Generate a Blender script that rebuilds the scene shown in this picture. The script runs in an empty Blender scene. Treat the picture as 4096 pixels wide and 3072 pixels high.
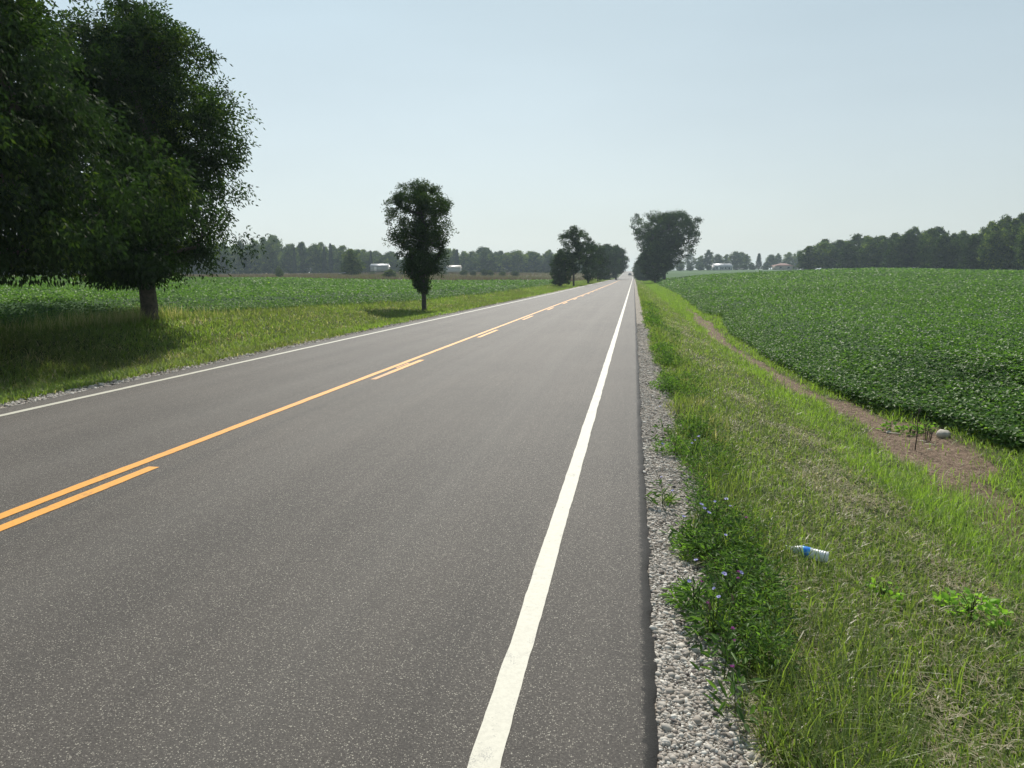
import bpy, math, random
import numpy as np
from mathutils import Vector, Matrix
R = math.radians
rng = np.random.default_rng(7)
random.seed(7)
S = bpy.context.scene
C = S.collection

# ---------------------------------------------------------------- camera
CAM_H = 1.65
F = 2880.0                      # focal length in photograph pixels
YAW, PITCH = R(9.5), R(8.7)
cam = bpy.data.cameras.new('camera'); co = bpy.data.objects.new('camera', cam); C.objects.link(co)
cam.sensor_width = 36; cam.lens = F/4096*36; cam.clip_start = 0.05; cam.clip_end = 12000
co.location = (0, 0, CAM_H); co.rotation_euler = (R(90)-PITCH, 0, YAW)
S.camera = co
# ---------------------------------------------------------------- light
SUN_EL, SUN_AZ = 45.0, -6.0      # azimuth from the road direction (+Y), positive to the right
w = bpy.data.worlds.new('World'); S.world = w; w.use_nodes = True
nt = w.node_tree
bg = nt.nodes['Background']
sky = nt.nodes.new('ShaderNodeTexSky'); sky.sky_type = 'NISHITA'; sky.sun_disc = False
sky.sun_elevation = R(SUN_EL); sky.sun_rotation = R(SUN_AZ)
sky.air_density = 1.0; sky.dust_density = 2.0; sky.ozone_density = 2.0; sky.altitude = 300
tm = nt.nodes.new('ShaderNodeMix'); tm.data_type = 'RGBA'; tm.blend_type = 'MULTIPLY'; tm.inputs[0].default_value = 1; tm.inputs[7].default_value = (.055, .058, .053, 1)
nt.links.new(sky.outputs[0], tm.inputs[6])
# veil of summer haze over the clear sky: pale at the horizon, blue-grey higher up, a little duller to the right
gc = nt.nodes.new('ShaderNodeTexCoord'); sx = nt.nodes.new('ShaderNodeSeparateXYZ'); nt.links.new(gc.outputs['Generated'], sx.inputs[0])
gr = nt.nodes.new('ShaderNodeValToRGB'); e = gr.color_ramp.elements
e[0].position = 0; e[0].color = (.80, .86, .86, 1); e[1].position = .9; e[1].color = (.22, .34, .46, 1)
for p_, c_ in ((.09, (.76, .85, .87)), (.20, (.69, .81, .87)), (.34, (.59, .74, .83))):
    n_ = e.new(p_); n_.color = (*c_, 1)
nt.links.new(sx.outputs[2], gr.inputs[0])
lr = nt.nodes.new('ShaderNodeMapRange'); lr.inputs[1].default_value = -.75; lr.inputs[2].default_value = .65; lr.inputs[3].default_value = .91; lr.inputs[4].default_value = .66
nt.links.new(sx.outputs[0], lr.inputs[0])
nz_ = nt.nodes.new('ShaderNodeTexNoise'); nz_.inputs['Scale'].default_value = 1.6; nz_.inputs['Detail'].default_value = 4
mp_ = nt.nodes.new('ShaderNodeMapping'); mp_.inputs['Scale'].default_value = (1, 1, 4); nt.links.new(gc.outputs['Generated'], mp_.inputs[0]); nt.links.new(mp_.outputs[0], nz_.inputs[0])
nm_ = nt.nodes.new('ShaderNodeMapRange'); nm_.inputs[1].default_value = .3; nm_.inputs[2].default_value = .7; nm_.inputs[3].default_value = .95; nm_.inputs[4].default_value = 1.05; nt.links.new(nz_.outputs[0], nm_.inputs[0])
mu = nt.nodes.new('ShaderNodeMath'); mu.operation = 'MULTIPLY'; nt.links.new(lr.outputs[0], mu.inputs[0]); nt.links.new(nm_.outputs[0], mu.inputs[1])
vs = nt.nodes.new('ShaderNodeVectorMath'); vs.operation = 'SCALE'; nt.links.new(gr.outputs[0], vs.inputs[0]); nt.links.new(mu.outputs[0], vs.inputs['Scale'])
mx_ = nt.nodes.new('ShaderNodeMix'); mx_.data_type = 'RGBA'; mx_.inputs[0].default_value = .75
nt.links.new(tm.outputs[2], mx_.inputs[6]); nt.links.new(vs.outputs[0], mx_.inputs[7]); nt.links.new(mx_.outputs[2], bg.inputs[0]); bg.inputs[1].default_value = 1.0   # the clear sky itself enters at 0.055, below
sl = bpy.data.lights.new('sun', 'SUN'); sl.energy = 4.4; sl.angle = R(0.6); sl.color = (1.0, 0.955, 0.88)
so = bpy.data.objects.new('sun', sl); C.objects.link(so)
sd = Vector((math.sin(R(SUN_AZ))*math.cos(R(SUN_EL)), math.cos(R(SUN_AZ))*math.cos(R(SUN_EL)), math.sin(R(SUN_EL))))
so.rotation_euler = sd.to_track_quat('Z', 'Y').to_euler(); so.location = sd*100
S.view_settings.view_transform = 'Standard'; S.view_settings.look = 'None'
S.view_settings.exposure = 0.34; S.view_settings.gamma = 1.0
S.render.engine = 'CYCLES'

# ---------------------------------------------------------------- helpers
def tag(o, label=None, cat=None, group=None, kind=None):
    if label: o['label'] = label
    if cat: o['category'] = cat
    if group: o['group'] = group
    if kind: o['kind'] = kind
    return o

def empty(name, loc, rz=0.0, **k):
    o = bpy.data.objects.new(name, None); C.objects.link(o); o.empty_display_size = .2
    o.location = loc; o.rotation_euler = (0, 0, rz)
    return tag(o, **k)

def mesh_np(name, V, FA, mats, parent=None, attrs=None, smooth=False, matidx=None):
    """V (n,3); FA = list of int arrays (m,k), one per face size"""
    me = bpy.data.meshes.new(name)
    V = np.asarray(V, np.float32)
    if not isinstance(FA, list): FA = [FA]
    FA = [np.asarray(f, np.int32) for f in FA if len(f)]
    me.vertices.add(len(V)); me.vertices.foreach_set('co', V.ravel())
    tot = np.concatenate([np.full(len(f), f.shape[1], np.int32) for f in FA])
    idx = np.concatenate([f.ravel() for f in FA])
    st = np.concatenate([[0], np.cumsum(tot)[:-1]]).astype(np.int32)
    me.loops.add(len(idx)); me.loops.foreach_set('vertex_index', idx)
    me.polygons.add(len(tot)); me.polygons.foreach_set('loop_start', st); me.polygons.foreach_set('loop_total', tot)
    if smooth: me.polygons.foreach_set('use_smooth', np.ones(len(tot), bool))
    for m in (mats if isinstance(mats, list) else [mats]): me.materials.append(m)
    if matidx is not None: me.polygons.foreach_set('material_index', np.asarray(matidx, np.int32))
    for k, a in (attrs or {}).items():
        at = me.attributes.new(k, 'FLOAT', 'POINT'); at.data.foreach_set('value', np.asarray(a, np.float32))
    me.update(calc_edges=True)
    o = bpy.data.objects.new(name, me); C.objects.link(o)
    if parent: o.parent = parent
    return o

class MB:
    """collects simple solids into one mesh"""
    def __init__(s): s.v = []; s.q = []; s.t = []; s.n = 0
    def add(s, V, q=(), t=()):
        V = np.asarray(V, float)
        s.v.append(V)
        if len(q): s.q.append(np.asarray(q, int)+s.n)
        if len(t): s.t.append(np.asarray(t, int)+s.n)
        s.n += len(V)
    def box(s, a, b):
        x0, y0, z0 = a; x1, y1, z1 = b
        s.add([(x0,y0,z0),(x1,y0,z0),(x1,y1,z0),(x0,y1,z0),(x0,y0,z1),(x1,y0,z1),(x1,y1,z1),(x0,y1,z1)],
              [(0,3,2,1),(4,5,6,7),(0,1,5,4),(1,2,6,5),(2,3,7,6),(3,0,4,7)])
    def loft(s, rings, cap=True):
        rings = [np.asarray(r, float) for r in rings]; n = len(rings[0])
        V = np.vstack(rings); q = []
        for i in range(len(rings)-1):
            for j in range(n): q.append((i*n+j, i*n+(j+1) % n, (i+1)*n+(j+1) % n, (i+1)*n+j))
        t = []
        if cap:
            V = np.vstack([V, rings[0].mean(0), rings[-1].mean(0)]); a = len(V)-2
            for j in range(n):
                t.append((a, (j+1) % n, j)); t.append((a+1, (len(rings)-1)*n+j, (len(rings)-1)*n+(j+1) % n))
        s.add(V, q, t)
    def tube(s, pts, rad, n=6, cap=True):
        pts = [np.asarray(p, float) for p in pts]
        if np.isscalar(rad): rad = [rad]*len(pts)
        rings = []
        for i, p in enumerate(pts):
            d = pts[min(i+1, len(pts)-1)]-pts[max(i-1, 0)]; d = d/(np.linalg.norm(d)+1e-9)
            u = np.cross(d, (0, 0, 1.0) if abs(d[2]) < .9 else (1.0, 0, 0)); u /= np.linalg.norm(u)+1e-9
            v = np.cross(d, u)
            a = np.arange(n)/n*2*math.pi
            rings.append(p+rad[i]*(np.cos(a)[:, None]*u+np.sin(a)[:, None]*v))
        s.loft(rings, cap)
    def build(s, name, mat, parent=None, smooth=False, mtx=None):
        V = np.vstack(s.v)
        if mtx is not None:
            M = np.array(mtx); V = V@M[:3, :3].T+M[:3, 3]
        FA = []
        if s.q: FA.append(np.vstack(s.q))
        if s.t: FA.append(np.vstack(s.t))
        return mesh_np(name, V, FA, mat, parent, smooth=smooth)

def hash2(ix, iy, k=0):
    h = np.sin(ix*127.1+iy*311.7+k*74.7)*43758.5453
    return h-np.floor(h)
def vnoise(x, y, k=0):
    x = np.asarray(x, float); y = np.asarray(y, float)
    ix, iy = np.floor(x), np.floor(y); fx, fy = x-ix, y-iy
    fx = fx*fx*(3-2*fx); fy = fy*fy*(3-2*fy)
    a = hash2(ix, iy, k); b = hash2(ix+1, iy, k); c = hash2(ix, iy+1, k); d = hash2(ix+1, iy+1, k)
    return a*(1-fx)*(1-fy)+b*fx*(1-fy)+c*(1-fx)*fy+d*fx*fy
def fbm(x, y, o=3, k=0):
    s = 0; a = .5
    for i in range(o): s = s+a*vnoise(x*2**i, y*2**i, k+i*9); a *= .5
    return s/(1-.5**o)
def sstep(a, b, x): t = np.clip((x-a)/(b-a), 0, 1); return t*t*(3-2*t)

# camera basis -> point at a column of the photograph and a depth from the camera
FWD = np.array((-math.sin(YAW), math.cos(YAW))); RGT = np.array((math.cos(YAW), math.sin(YAW)))
def at(px, depth, z=None):
    dz = depth  # horizontal depth along the view heading
    zc = dz*math.cos(PITCH)+(0 if z is None else (CAM_H-z)*math.sin(PITCH))
    p = FWD*dz+RGT*((px-2048)/F*zc)
    return float(p[0]), float(p[1])
def height_at(py, depth):
    """world height seen at picture row py on something standing at that depth"""
    t = (1536-py)/F
    return CAM_H+depth*math.tan(math.atan(t)-PITCH)

# ---------------------------------------------------------------- materials
def mat(name): 
    m = bpy.data.materials.new(name); m.use_nodes = True; return m, m.node_tree, m.node_tree.nodes['Principled BSDF']
def N(nt, t, **k):
    n = nt.nodes.new(t)
    for a, b in k.items(): setattr(n, a, b)
    return n
def ramp(nt, fac, stops, interp='LINEAR'):
    r = N(nt, 'ShaderNodeValToRGB'); r.color_ramp.interpolation = interp
    e = r.color_ramp.elements
    while len(e) < len(stops): e.new(.5)
    for i, (p, c) in enumerate(stops): e[i].position = p; e[i].color = (*c, 1) if len(c) == 3 else c
    nt.links.new(fac, r.inputs[0]); return r.outputs[0]
def noise(nt, scale, detail=4, rough=.55, vec=None):
    n = N(nt, 'ShaderNodeTexNoise'); n.inputs['Scale'].default_value = scale; n.inputs['Detail'].default_value = detail
    n.inputs['Roughness'].default_value = rough
    if vec is not None: nt.links.new(vec, n.inputs['Vector'])
    return n.outputs['Fac']
def obj_co(nt, scale=(1, 1, 1)):
    t = N(nt, 'ShaderNodeTexCoord'); m = N(nt, 'ShaderNodeMapping'); m.inputs['Scale'].default_value = scale
    nt.links.new(t.outputs['Object'], m.inputs[0]); return m.outputs[0]
def mixc(nt, fac, a, b, typ='MIX'):
    m = N(nt, 'ShaderNodeMix', data_type='RGBA', blend_type=typ)
    for s, v in ((0, fac), (6, a), (7, b)):
        if hasattr(v, 'is_linked') or hasattr(v, 'links'): nt.links.new(v, m.inputs[s])
        elif s == 0: m.inputs[s].default_value = v
        else: m.inputs[s].default_value = (*v, 1)
    return m.outputs[2]
def mth(nt, op, a, b=None):
    m = N(nt, 'ShaderNodeMath', operation=op)
    for i, v in ((0, a), (1, b)):
        if v is None: continue
        if isinstance(v, (int, float)): m.inputs[i].default_value = v
        else: nt.links.new(v, m.inputs[i])
    return m.outputs[0]
def bump(nt, h, st, dist, bsdf):
    b = N(nt, 'ShaderNodeBump'); b.inputs['Strength'].default_value = st; b.inputs['Distance'].default_value = dist
    nt.links.new(h, b.inputs['Height']); nt.links.new(b.outputs[0], bsdf.inputs['Normal']); return b
def attr(nt, n): a = N(nt, 'ShaderNodeAttribute', attribute_name=n); return a.outputs['Fac']

def simple(name, col, rough=.6, var=.15, scale=6, metal=0, spec=.5, bmp=0):
    m, nt, b = mat(name)
    f = noise(nt, scale, 5, vec=obj_co(nt))
    c = ramp(nt, f, [(.3, tuple(x*(1-var) for x in col)), (.7, tuple(min(1, x*(1+var)) for x in col))])
    nt.links.new(c, b.inputs['Base Color']); b.inputs['Roughness'].default_value = rough
    b.inputs['Metallic'].default_value = metal; b.inputs['Specular IOR Level'].default_value = spec
    if bmp: bump(nt, f, .5, bmp, b)
    return m

def leafmat(name, stops, trans=.35, tcol=1.6, rough=.45, spec=.4, an='tint', gloss=.012, pertree=0):
    """leaf surface: colour by a per-leaf value, light passes through the blade"""
    m, nt, b = mat(name)
    c = ramp(nt, attr(nt, an), stops)
    if pertree:   # every tree of a wood has its own shade of green
        oi = N(nt, 'ShaderNodeObjectInfo')
        c = mixc(nt, 1.0, c, ramp(nt, oi.outputs['Random'], [(0, (.55, .62, .70)), (.35, (.85, .88, .80)), (.7, (1.25, 1.2, 1.0)), (1, (1.9, 1.7, 1.25))]), 'MULTIPLY')
    nt.links.new(c, b.inputs['Base Color']); b.inputs['Roughness'].default_value = rough
    b.inputs['Specular IOR Level'].default_value = 0.0
    t = N(nt, 'ShaderNodeBsdfTranslucent')
    tc = mixc(nt, 1.0, c, (tcol, tcol*1.08, tcol*.55), 'MULTIPLY'); nt.links.new(tc, t.inputs[0])
    mx = N(nt, 'ShaderNodeMixShader'); mx.inputs[0].default_value = trans
    nt.links.new(b.outputs[0], mx.inputs[1]); nt.links.new(t.outputs[0], mx.inputs[2])
    gl = N(nt, 'ShaderNodeBsdfGlossy'); gl.inputs['Roughness'].default_value = rough; gl.inputs['Color'].default_value = (1, 1, .95, 1)
    m2 = N(nt, 'ShaderNodeMixShader'); m2.inputs[0].default_value = gloss
    nt.links.new(mx.outputs[0], m2.inputs[1]); nt.links.new(gl.outputs[0], m2.inputs[2])
    nt.links.new(m2.outputs[0], nt.nodes['Material Output'].inputs[0])
    return m

# asphalt
M_asph, nt, b = mat('asphalt')
v = obj_co(nt)
n1 = noise(nt, 90, 5, .7, v); n2 = noise(nt, .35, 4, .6, v); n3 = noise(nt, 1.0, 3, .6, obj_co(nt, (2.2, .045, 1)))
base = ramp(nt, n1, [(.3, (.038, .0335, .030)), (.5, (.072, .064, .0565)), (.72, (.122, .110, .098))])
base = mixc(nt, .8, base, ramp(nt, n2, [(.3, (.80, .80, .80)), (.7, (1.16, 1.14, 1.12))]), 'MULTIPLY')
base = mixc(nt, .9, base, ramp(nt, n3, [(.3, (.84, .84, .84)), (.7, (1.15, 1.14, 1.12))]), 'MULTIPLY')
n5 = noise(nt, 1.0, 5, .65, obj_co(nt, (9, .25, 1)))
base = mixc(nt, .6, base, ramp(nt, n5, [(.35, (.90, .90, .90)), (.65, (1.09, 1.09, 1.08))]), 'MULTIPLY')
sxy = N(nt, 'ShaderNodeSeparateXYZ'); nt.links.new(v, sxy.inputs[0])
# wheel paths: a little paler and polished; joint line by the centre a little darker
def bandx(c, w_): return ramp(nt, mth(nt, 'ABSOLUTE', mth(nt, 'SUBTRACT', mth(nt, 'ADD', sxy.outputs[0], mth(nt, 'MULTIPLY', n2, .15)), c)), [(0, (1, 1, 1)), (w_, (0, 0, 0))])
for c_ in (-1.35, -3.05, -5.0, -6.6): base = mixc(nt, mth(nt, 'MULTIPLY', bandx(c_, .38), .16), base, (.14, .13, .115))
base = mixc(nt, mth(nt, 'MULTIPLY', bandx(-3.82, .10), .35), base, (.05, .047, .044))
def flecks(nt, base, scale, lo, hi, col, sub):
    vo = N(nt, 'ShaderNodeTexVoronoi'); vo.inputs['Scale'].default_value = scale; nt.links.new(v, vo.inputs['Vector'])
    rr = N(nt, 'ShaderNodeSeparateColor'); nt.links.new(vo.outputs['Color'], rr.inputs[0])
    rad = mth(nt, 'MULTIPLY', mth(nt, 'SUBTRACT', rr.outputs[0], lo), hi)
    f = mth(nt, 'GREATER_THAN', rad, vo.outputs['Distance'])
    cc = mixc(nt, 1.0, col, ramp(nt, rr.outputs[1], [(0, (.45, .42, .40)), (1, (1.1, 1.08, 1.0))]), 'MULTIPLY')
    return mixc(nt, mth(nt, 'MULTIPLY', f, sub), base, cc)
base = flecks(nt, base, 150, .42, .85, (.36, .34, .30), .95)
base = flecks(nt, base, 84, .88, 2.4, (.42, .40, .36), .95)
base = flecks(nt, base, 210, .5, .7, (.22, .205, .185), .7)
# scattered small dark tar spots
vo = N(nt, 'ShaderNodeTexVoronoi'); vo.inputs['Scale'].default_value = 5.5; nt.links.new(v, vo.inputs['Vector'])
rr = N(nt, 'ShaderNodeSeparateColor'); nt.links.new(vo.outputs['Color'], rr.inputs[0])
f = mth(nt, 'GREATER_THAN', mth(nt, 'MULTIPLY', mth(nt, 'SUBTRACT', rr.outputs[0], .8), .45), mth(nt, 'ADD', vo.outputs['Distance'], mth(nt, 'MULTIPLY', n1, .04)))
base = mixc(nt, mth(nt, 'MULTIPLY', f, .6), base, (.03, .028, .027))
# black raw edge of the mat (attribute painted on its last centimetres)
base = mixc(nt, ramp(nt, mth(nt, 'ADD', attr(nt, 'edge'), mth(nt, 'MULTIPLY', noise(nt, 38, 5, .75, v), .9)), [(.86, (0, 0, 0)), (1.0, (.95, .95, .95))]), base, (.014, .013, .012))
nt.links.new(base, b.inputs['Base Color']); b.inputs['Roughness'].default_value = .72; b.inputs['Specular IOR Level'].default_value = .28
bump(nt, mth(nt, 'ADD', n1, mth(nt, 'MULTIPLY', noise(nt, 260, 3, .6, v), .6)), .75, .006, b)

def paintmat(name, col, dark):
    m, nt, b = mat(name); v = obj_co(nt)
    n1 = noise(nt, 45, 5, .7, v); n2 = noise(nt, 7, 5, .65, obj_co(nt, (1, .6, 1))); n3 = noise(nt, 160, 3, .6, v)
    c = ramp(nt, n1, [(.25, tuple(x*.80 for x in col)), (.6, col)])
    wr = ramp(nt, mth(nt, 'ADD', mth(nt, 'MULTIPLY', n2, .6), mth(nt, 'MULTIPLY', n3, .4)), [(.38, (.9, .9, .9)), (.43, (0, 0, 0))])
    c = mixc(nt, wr, c, dark)
    nt.links.new(c, b.inputs['Base Color']); b.inputs['Roughness'].default_value = .6
    bump(nt, n1, .5, .004, b); return m
M_white = paintmat('road_paint_white', (.50, .475, .385), (.25, .24, .21))
M_yellow = paintmat('road_paint_yellow', (.74, .33, .05), (.30, .17, .06))
M_faded = paintmat('road_paint_faded', (.62, .30, .10), (.13, .11, .09))

# ground sheet: grass thatch / bare soil / dry meadow by attributes
M_ground, nt, b = mat('ground')
v = obj_co(nt)
f1 = noise(nt, 14, 6, .7, v); f2 = noise(nt, .5, 4, .6, v); f3 = noise(nt, 55, 4, .7, v)
g = ramp(nt, f1, [(.3, (.016, .026, .007)), (.55, (.045, .065, .018)), (.75, (.11, .10, .05))])
g = mixc(nt, .7, g, ramp(nt, f2, [(.3, (.8, .9, .75)), (.7, (1.2, 1.1, 1.0))]), 'MULTIPLY')
soil = ramp(nt, mth(nt, 'ADD', mth(nt, 'MULTIPLY', f1, .5), mth(nt, 'MULTIPLY', f3, .5)), [(.38, (.045, .032, .022)), (.50, (.155, .105, .075)), (.62, (.33, .24, .17))])
dry = ramp(nt, noise(nt, .12, 6, .7, v), [(.35, (.12, .115, .06)), (.5, (.19, .155, .10)), (.66, (.25, .19, .125))])
farg = ramp(nt, noise(nt, .35, 6, .7, v), [(.3, (.035, .08, .025)), (.7, (.065, .12, .035))])
c = mixc(nt, attr(nt, 'soil'), g, soil); c = mixc(nt, attr(nt, 'dry'), c, dry); c = mixc(nt, attr(nt, 'crop'), c, farg)
nt.links.new(c, b.inputs['Base Color']); b.inputs['Roughness'].default_value = .95; b.inputs['Specular IOR Level'].default_value = .15
bump(nt, mth(nt, 'ADD', f1, f3), .8, .02, b)

M_gravel, nt, b = mat('gravel')
v = obj_co(nt)
vo = N(nt, 'ShaderNodeTexVoronoi'); vo.inputs['Scale'].default_value = 62; nt.links.new(v, vo.inputs['Vector'])
sp = N(nt, 'ShaderNodeSeparateColor'); nt.links.new(vo.outputs['Color'], sp.inputs[0])
c = ramp(nt, sp.outputs[0], [(0, (.19, .16, .13)), (.3, (.36, .315, .26)), (.7, (.50, .45, .385)), (1, (.66, .61, .54))])
c = mixc(nt, .85, c, ramp(nt, vo.outputs['Distance'], [(.25, (1, 1, 1)), (.62, (.28, .25, .22))]), 'MULTIPLY')
c = mixc(nt, .5, c, ramp(nt, noise(nt, 3, 5, .6, v), [(.3, (.7, .68, .64)), (.7, (1.15, 1.12, 1.08))]), 'MULTIPLY')
nt.links.new(c, b.inputs['Base Color']); b.inputs['Roughness'].default_value = .9
bump(nt, mth(nt, 'SUBTRACT', 1.0, vo.outputs['Distance']), 1.0, .012, b)
M_stone, nt, b = mat('pebble')
c = ramp(nt, attr(nt, 'tint'), [(0, (.11, .09, .08)), (.12, (.20, .165, .135)), (.35, (.31, .27, .225)), (.7, (.42, .38, .33)), (1, (.64, .60, .53))])
c = mixc(nt, .5, c, ramp(nt, noise(nt, 70, 4, .6, obj_co(nt)), [(.3, (.75, .75, .75)), (.7, (1.15, 1.15, 1.15))]), 'MULTIPLY')
nt.links.new(c, b.inputs['Base Color']); b.inputs['Roughness'].default_value = .85

M_grass = leafmat('grass_blades', [(0, (.37, .31, .21)), (.17, (.28, .26, .14)), (.22, (.11, .135, .040)), (.5, (.140, .190, .040)), (.8, (.152, .225, .040)), (1, (.19, .285, .046))], .50, 1.8, .45, .5, gloss=.030)
M_straw = leafmat('straw', [(0, (.20, .14, .095)), (.5, (.33, .26, .175)), (1, (.44, .38, .28))], .2, 1.2, .6, .3, gloss=.01)
M_soy = leafmat('soybean_leaves', [(0, (.042, .088, .022)), (.5, (.078, .150, .034)), (.85, (.12, .215, .044)), (1, (.22, .32, .07))], .36, 2.0, .44, .10, gloss=.022)
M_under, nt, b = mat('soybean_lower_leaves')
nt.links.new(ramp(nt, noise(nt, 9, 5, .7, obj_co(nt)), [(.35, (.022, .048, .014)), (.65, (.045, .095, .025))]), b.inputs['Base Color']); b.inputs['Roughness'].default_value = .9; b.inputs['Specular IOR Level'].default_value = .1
M_weed = leafmat('weed_leaves', [(0, (.035, .065, .022)), (.5, (.080, .15, .032)), (1, (.17, .30, .05))], .40, 1.7, .45, .4)
M_broad = leafmat('broad_weed_leaves', [(0, (.16, .32, .04)), (1, (.30, .50, .07))], .4, 1.5, .5, .3)
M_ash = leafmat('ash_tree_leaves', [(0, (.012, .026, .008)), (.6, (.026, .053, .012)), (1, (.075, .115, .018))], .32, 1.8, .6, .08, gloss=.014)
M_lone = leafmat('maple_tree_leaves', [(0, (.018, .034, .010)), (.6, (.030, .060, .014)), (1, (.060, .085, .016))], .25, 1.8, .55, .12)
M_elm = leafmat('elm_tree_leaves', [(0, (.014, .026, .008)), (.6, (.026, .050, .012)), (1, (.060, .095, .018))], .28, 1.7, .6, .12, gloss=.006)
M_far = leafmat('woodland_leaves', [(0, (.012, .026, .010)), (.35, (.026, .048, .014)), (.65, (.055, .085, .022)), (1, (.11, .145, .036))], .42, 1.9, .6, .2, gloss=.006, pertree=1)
M_pale = leafmat('pale_tree_leaves', [(0, (.06, .09, .045)), (.6, (.10, .14, .07)), (1, (.16, .19, .11))], .3, 1.4, .6, .2)
M_meadow = leafmat('dry_meadow_blades', [(0, (.13, .10, .075)), (.5, (.20, .16, .115)), (.8, (.17, .17, .08)), (1, (.10, .14, .04))], .2, 1.1, .6, .2)
M_conif = leafmat('conifer_needles', [(0, (.012, .026, .014)), (1, (.030, .052, .024))], .1, 1.3, .6, .2)
M_bark = simple('bark', (.085, .070, .055), .9, .45, 9, bmp=.03)
M_barkd = simple('dark_bark', (.050, .043, .036), .9, .4, 5, bmp=.02)
M_stem = leafmat('weed_stems', [(0, (.05, .075, .03)), (1, (.09, .13, .04))], .1, 1.2)
M_dstem = simple('dead_stem', (.06, .045, .035), .8)
M_blue = simple('blue_petals', (.26, .25, .52), .6, .2, 40)
M_pink = simple('pink_petals', (.55, .13, .45), .6, .25, 60)
M_eye = simple('flower_centre', (.10, .10, .35), .7)
M_green = simple('flower_bud', (.07, .11, .03), .7)

# ---------------------------------------------------------------- terrain
RY = np.array([-80, 0, 30, 66, 163, 250, 285, 340, 390, 436, 500, 555, 610, 650, 720, 900, 1600.])
RZ = np.array([0, 0, -.07, -.16, -.29, -.37, -.42, -.40, .05, .65, 1.75, 2.9, 3.85, 3.95, 3.0, 1.0, 0.])
_ys = np.arange(-80, 1600, 2.0); _zs = np.interp(_ys, RY, RZ)
_k = np.exp(-.5*(np.arange(-12, 13)/5.0)**2); _k /= _k.sum()
_zs2 = np.convolve(np.pad(_zs, 12, mode='edge'), _k, 'valid')
def zroad(Y): return np.interp(Y, _ys, _zs2)
# cross sections beside the road (relative to the road)
RX = np.array([.0, .14, .5, .9, 1.5, 2.3, 3.0, 3.6, 4.2, 5.0, 7.0, 10.])
RH = np.array([-.03, -.035, -.07, -.13, -.27, -.47, -.64, -.70, -.67, -.55, -.45, -.40])
LX = np.array([7.5, 7.77, 8.3, 9.2, 10.2, 11.2, 12.4, 14.0, 18.])
LH = np.array([-.03, -.035, -.06, -.20, -.34, -.36, -.22, 0, 0.])
EY = np.array([-50, 0, 20, 30, 45, 70, 130, 260, 2000.]); EZ = np.array([.4, .42, .36, .16, -.14, -.24, -.12, -.05, 0.])
def zl_edge(Y): return np.interp(Y, EY, EZ)
# heights of the open country, from (column, row, depth, cover height)
CT = []
def cp(px, py, d, cover=0.0): X, Y = at(px, d); CT.append((X, Y, height_at(py, d)-cover))
for a in ((2840, 1095, 110, .75), (3140, 1090, 130, .75), (3300, 1078, 165, .75), (3574, 1068, 175, .75), (3800, 1075, 165, .75), (4096, 1098, 160, .75), (4700, 1110, 150, .75)):
    cp(*a)
for a in ((3240, 1080, 290), (3600, 1085, 240), (4096, 1102, 195), (4800, 1105, 190), (3400, 1086, 420), (4096, 1090, 420)): cp(*a)
for a in ((2740, 1090, 420), (2880, 1081, 480), (3120, 1079, 480), (3300, 1080, 560), (2760, 1100, 260), (2960, 1098, 260)): cp(*a)
for a in ((-700, 1112, 60, .7), (-200, 1108, 75, .7), (400, 1108, 85, .7), (850, 1108, 95, .7), (1298, 1113, 115, .7), (1596, 1121, 130, .7), (1950, 1121, 150, .7), (2130, 1122, 160, .7)): cp(*a)
for a in ((-200, 1104, 300), (850, 1104, 300), (1100, 1103, 300), (1400, 1097, 310), (1700, 1094, 330), (2000, 1095, 350), (2200, 1096, 350), (700, 1103, 390), (1500, 1097, 440), (2100, 1096, 440), (1500, 1110, 200), (1800, 1113, 200), (1000, 1109, 200)): cp(*a)
for X, Y, z in ((8, 0, -.45), (20, 0, -.4), (25, 20, -.3), (9, 30, -.5), (30, 45, -.05), (9, 60, -.4), (45, 75, .5), (12, 95, -.1), (60, 10, -.2), (100, 40, .1), (90, 100, 1.0), (14, 200, .05), (14, 260, -.2), (15, 420, .8), (15, 610, 4),
                (60, 610, 5), (-60, 610, 4), (-16, 0, .5), (-16, 25, .3), (-17, 45, -.1), (-17, 90, -.35), (-17, 130, -.35), (-18, 250, -.3), (-18, 420, .8), (-30, 30, .45), (-40, 50, .35), (-60, 20, .5), (-90, 40, .5), (-16, 610, 4),
                (0, -60, 0), (-60, -60, .3), (60, -60, -.3), (0, 1100, 1), (400, 800, 3), (-400, 800, 3), (700, 300, 2), (-700, 300, 2)):
    CT.append((X, Y, z))
CT = np.array(CT)
def kern(d): r = d/130.0; return (1+r)*np.exp(-r)
_D = np.hypot(CT[:, None, 0]-CT[None, :, 0], CT[:, None, 1]-CT[None, :, 1])
_mean = .8
_W = np.linalg.solve(kern(_D)+np.eye(len(CT))*2e-3, CT[:, 2]-_mean)
def zfield(X, Y):
    X = np.asarray(X, float); Y = np.asarray(Y, float); sh = X.shape
    x = X.ravel(); y = Y.ravel(); out = np.empty(len(x))
    for i in range(0, len(x), 20000):
        d = np.hypot(x[i:i+20000, None]-CT[None, :, 0], y[i:i+20000, None]-CT[None, :, 1]); out[i:i+20000] = kern(d)@_W+_mean
    return out.reshape(sh)
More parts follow.
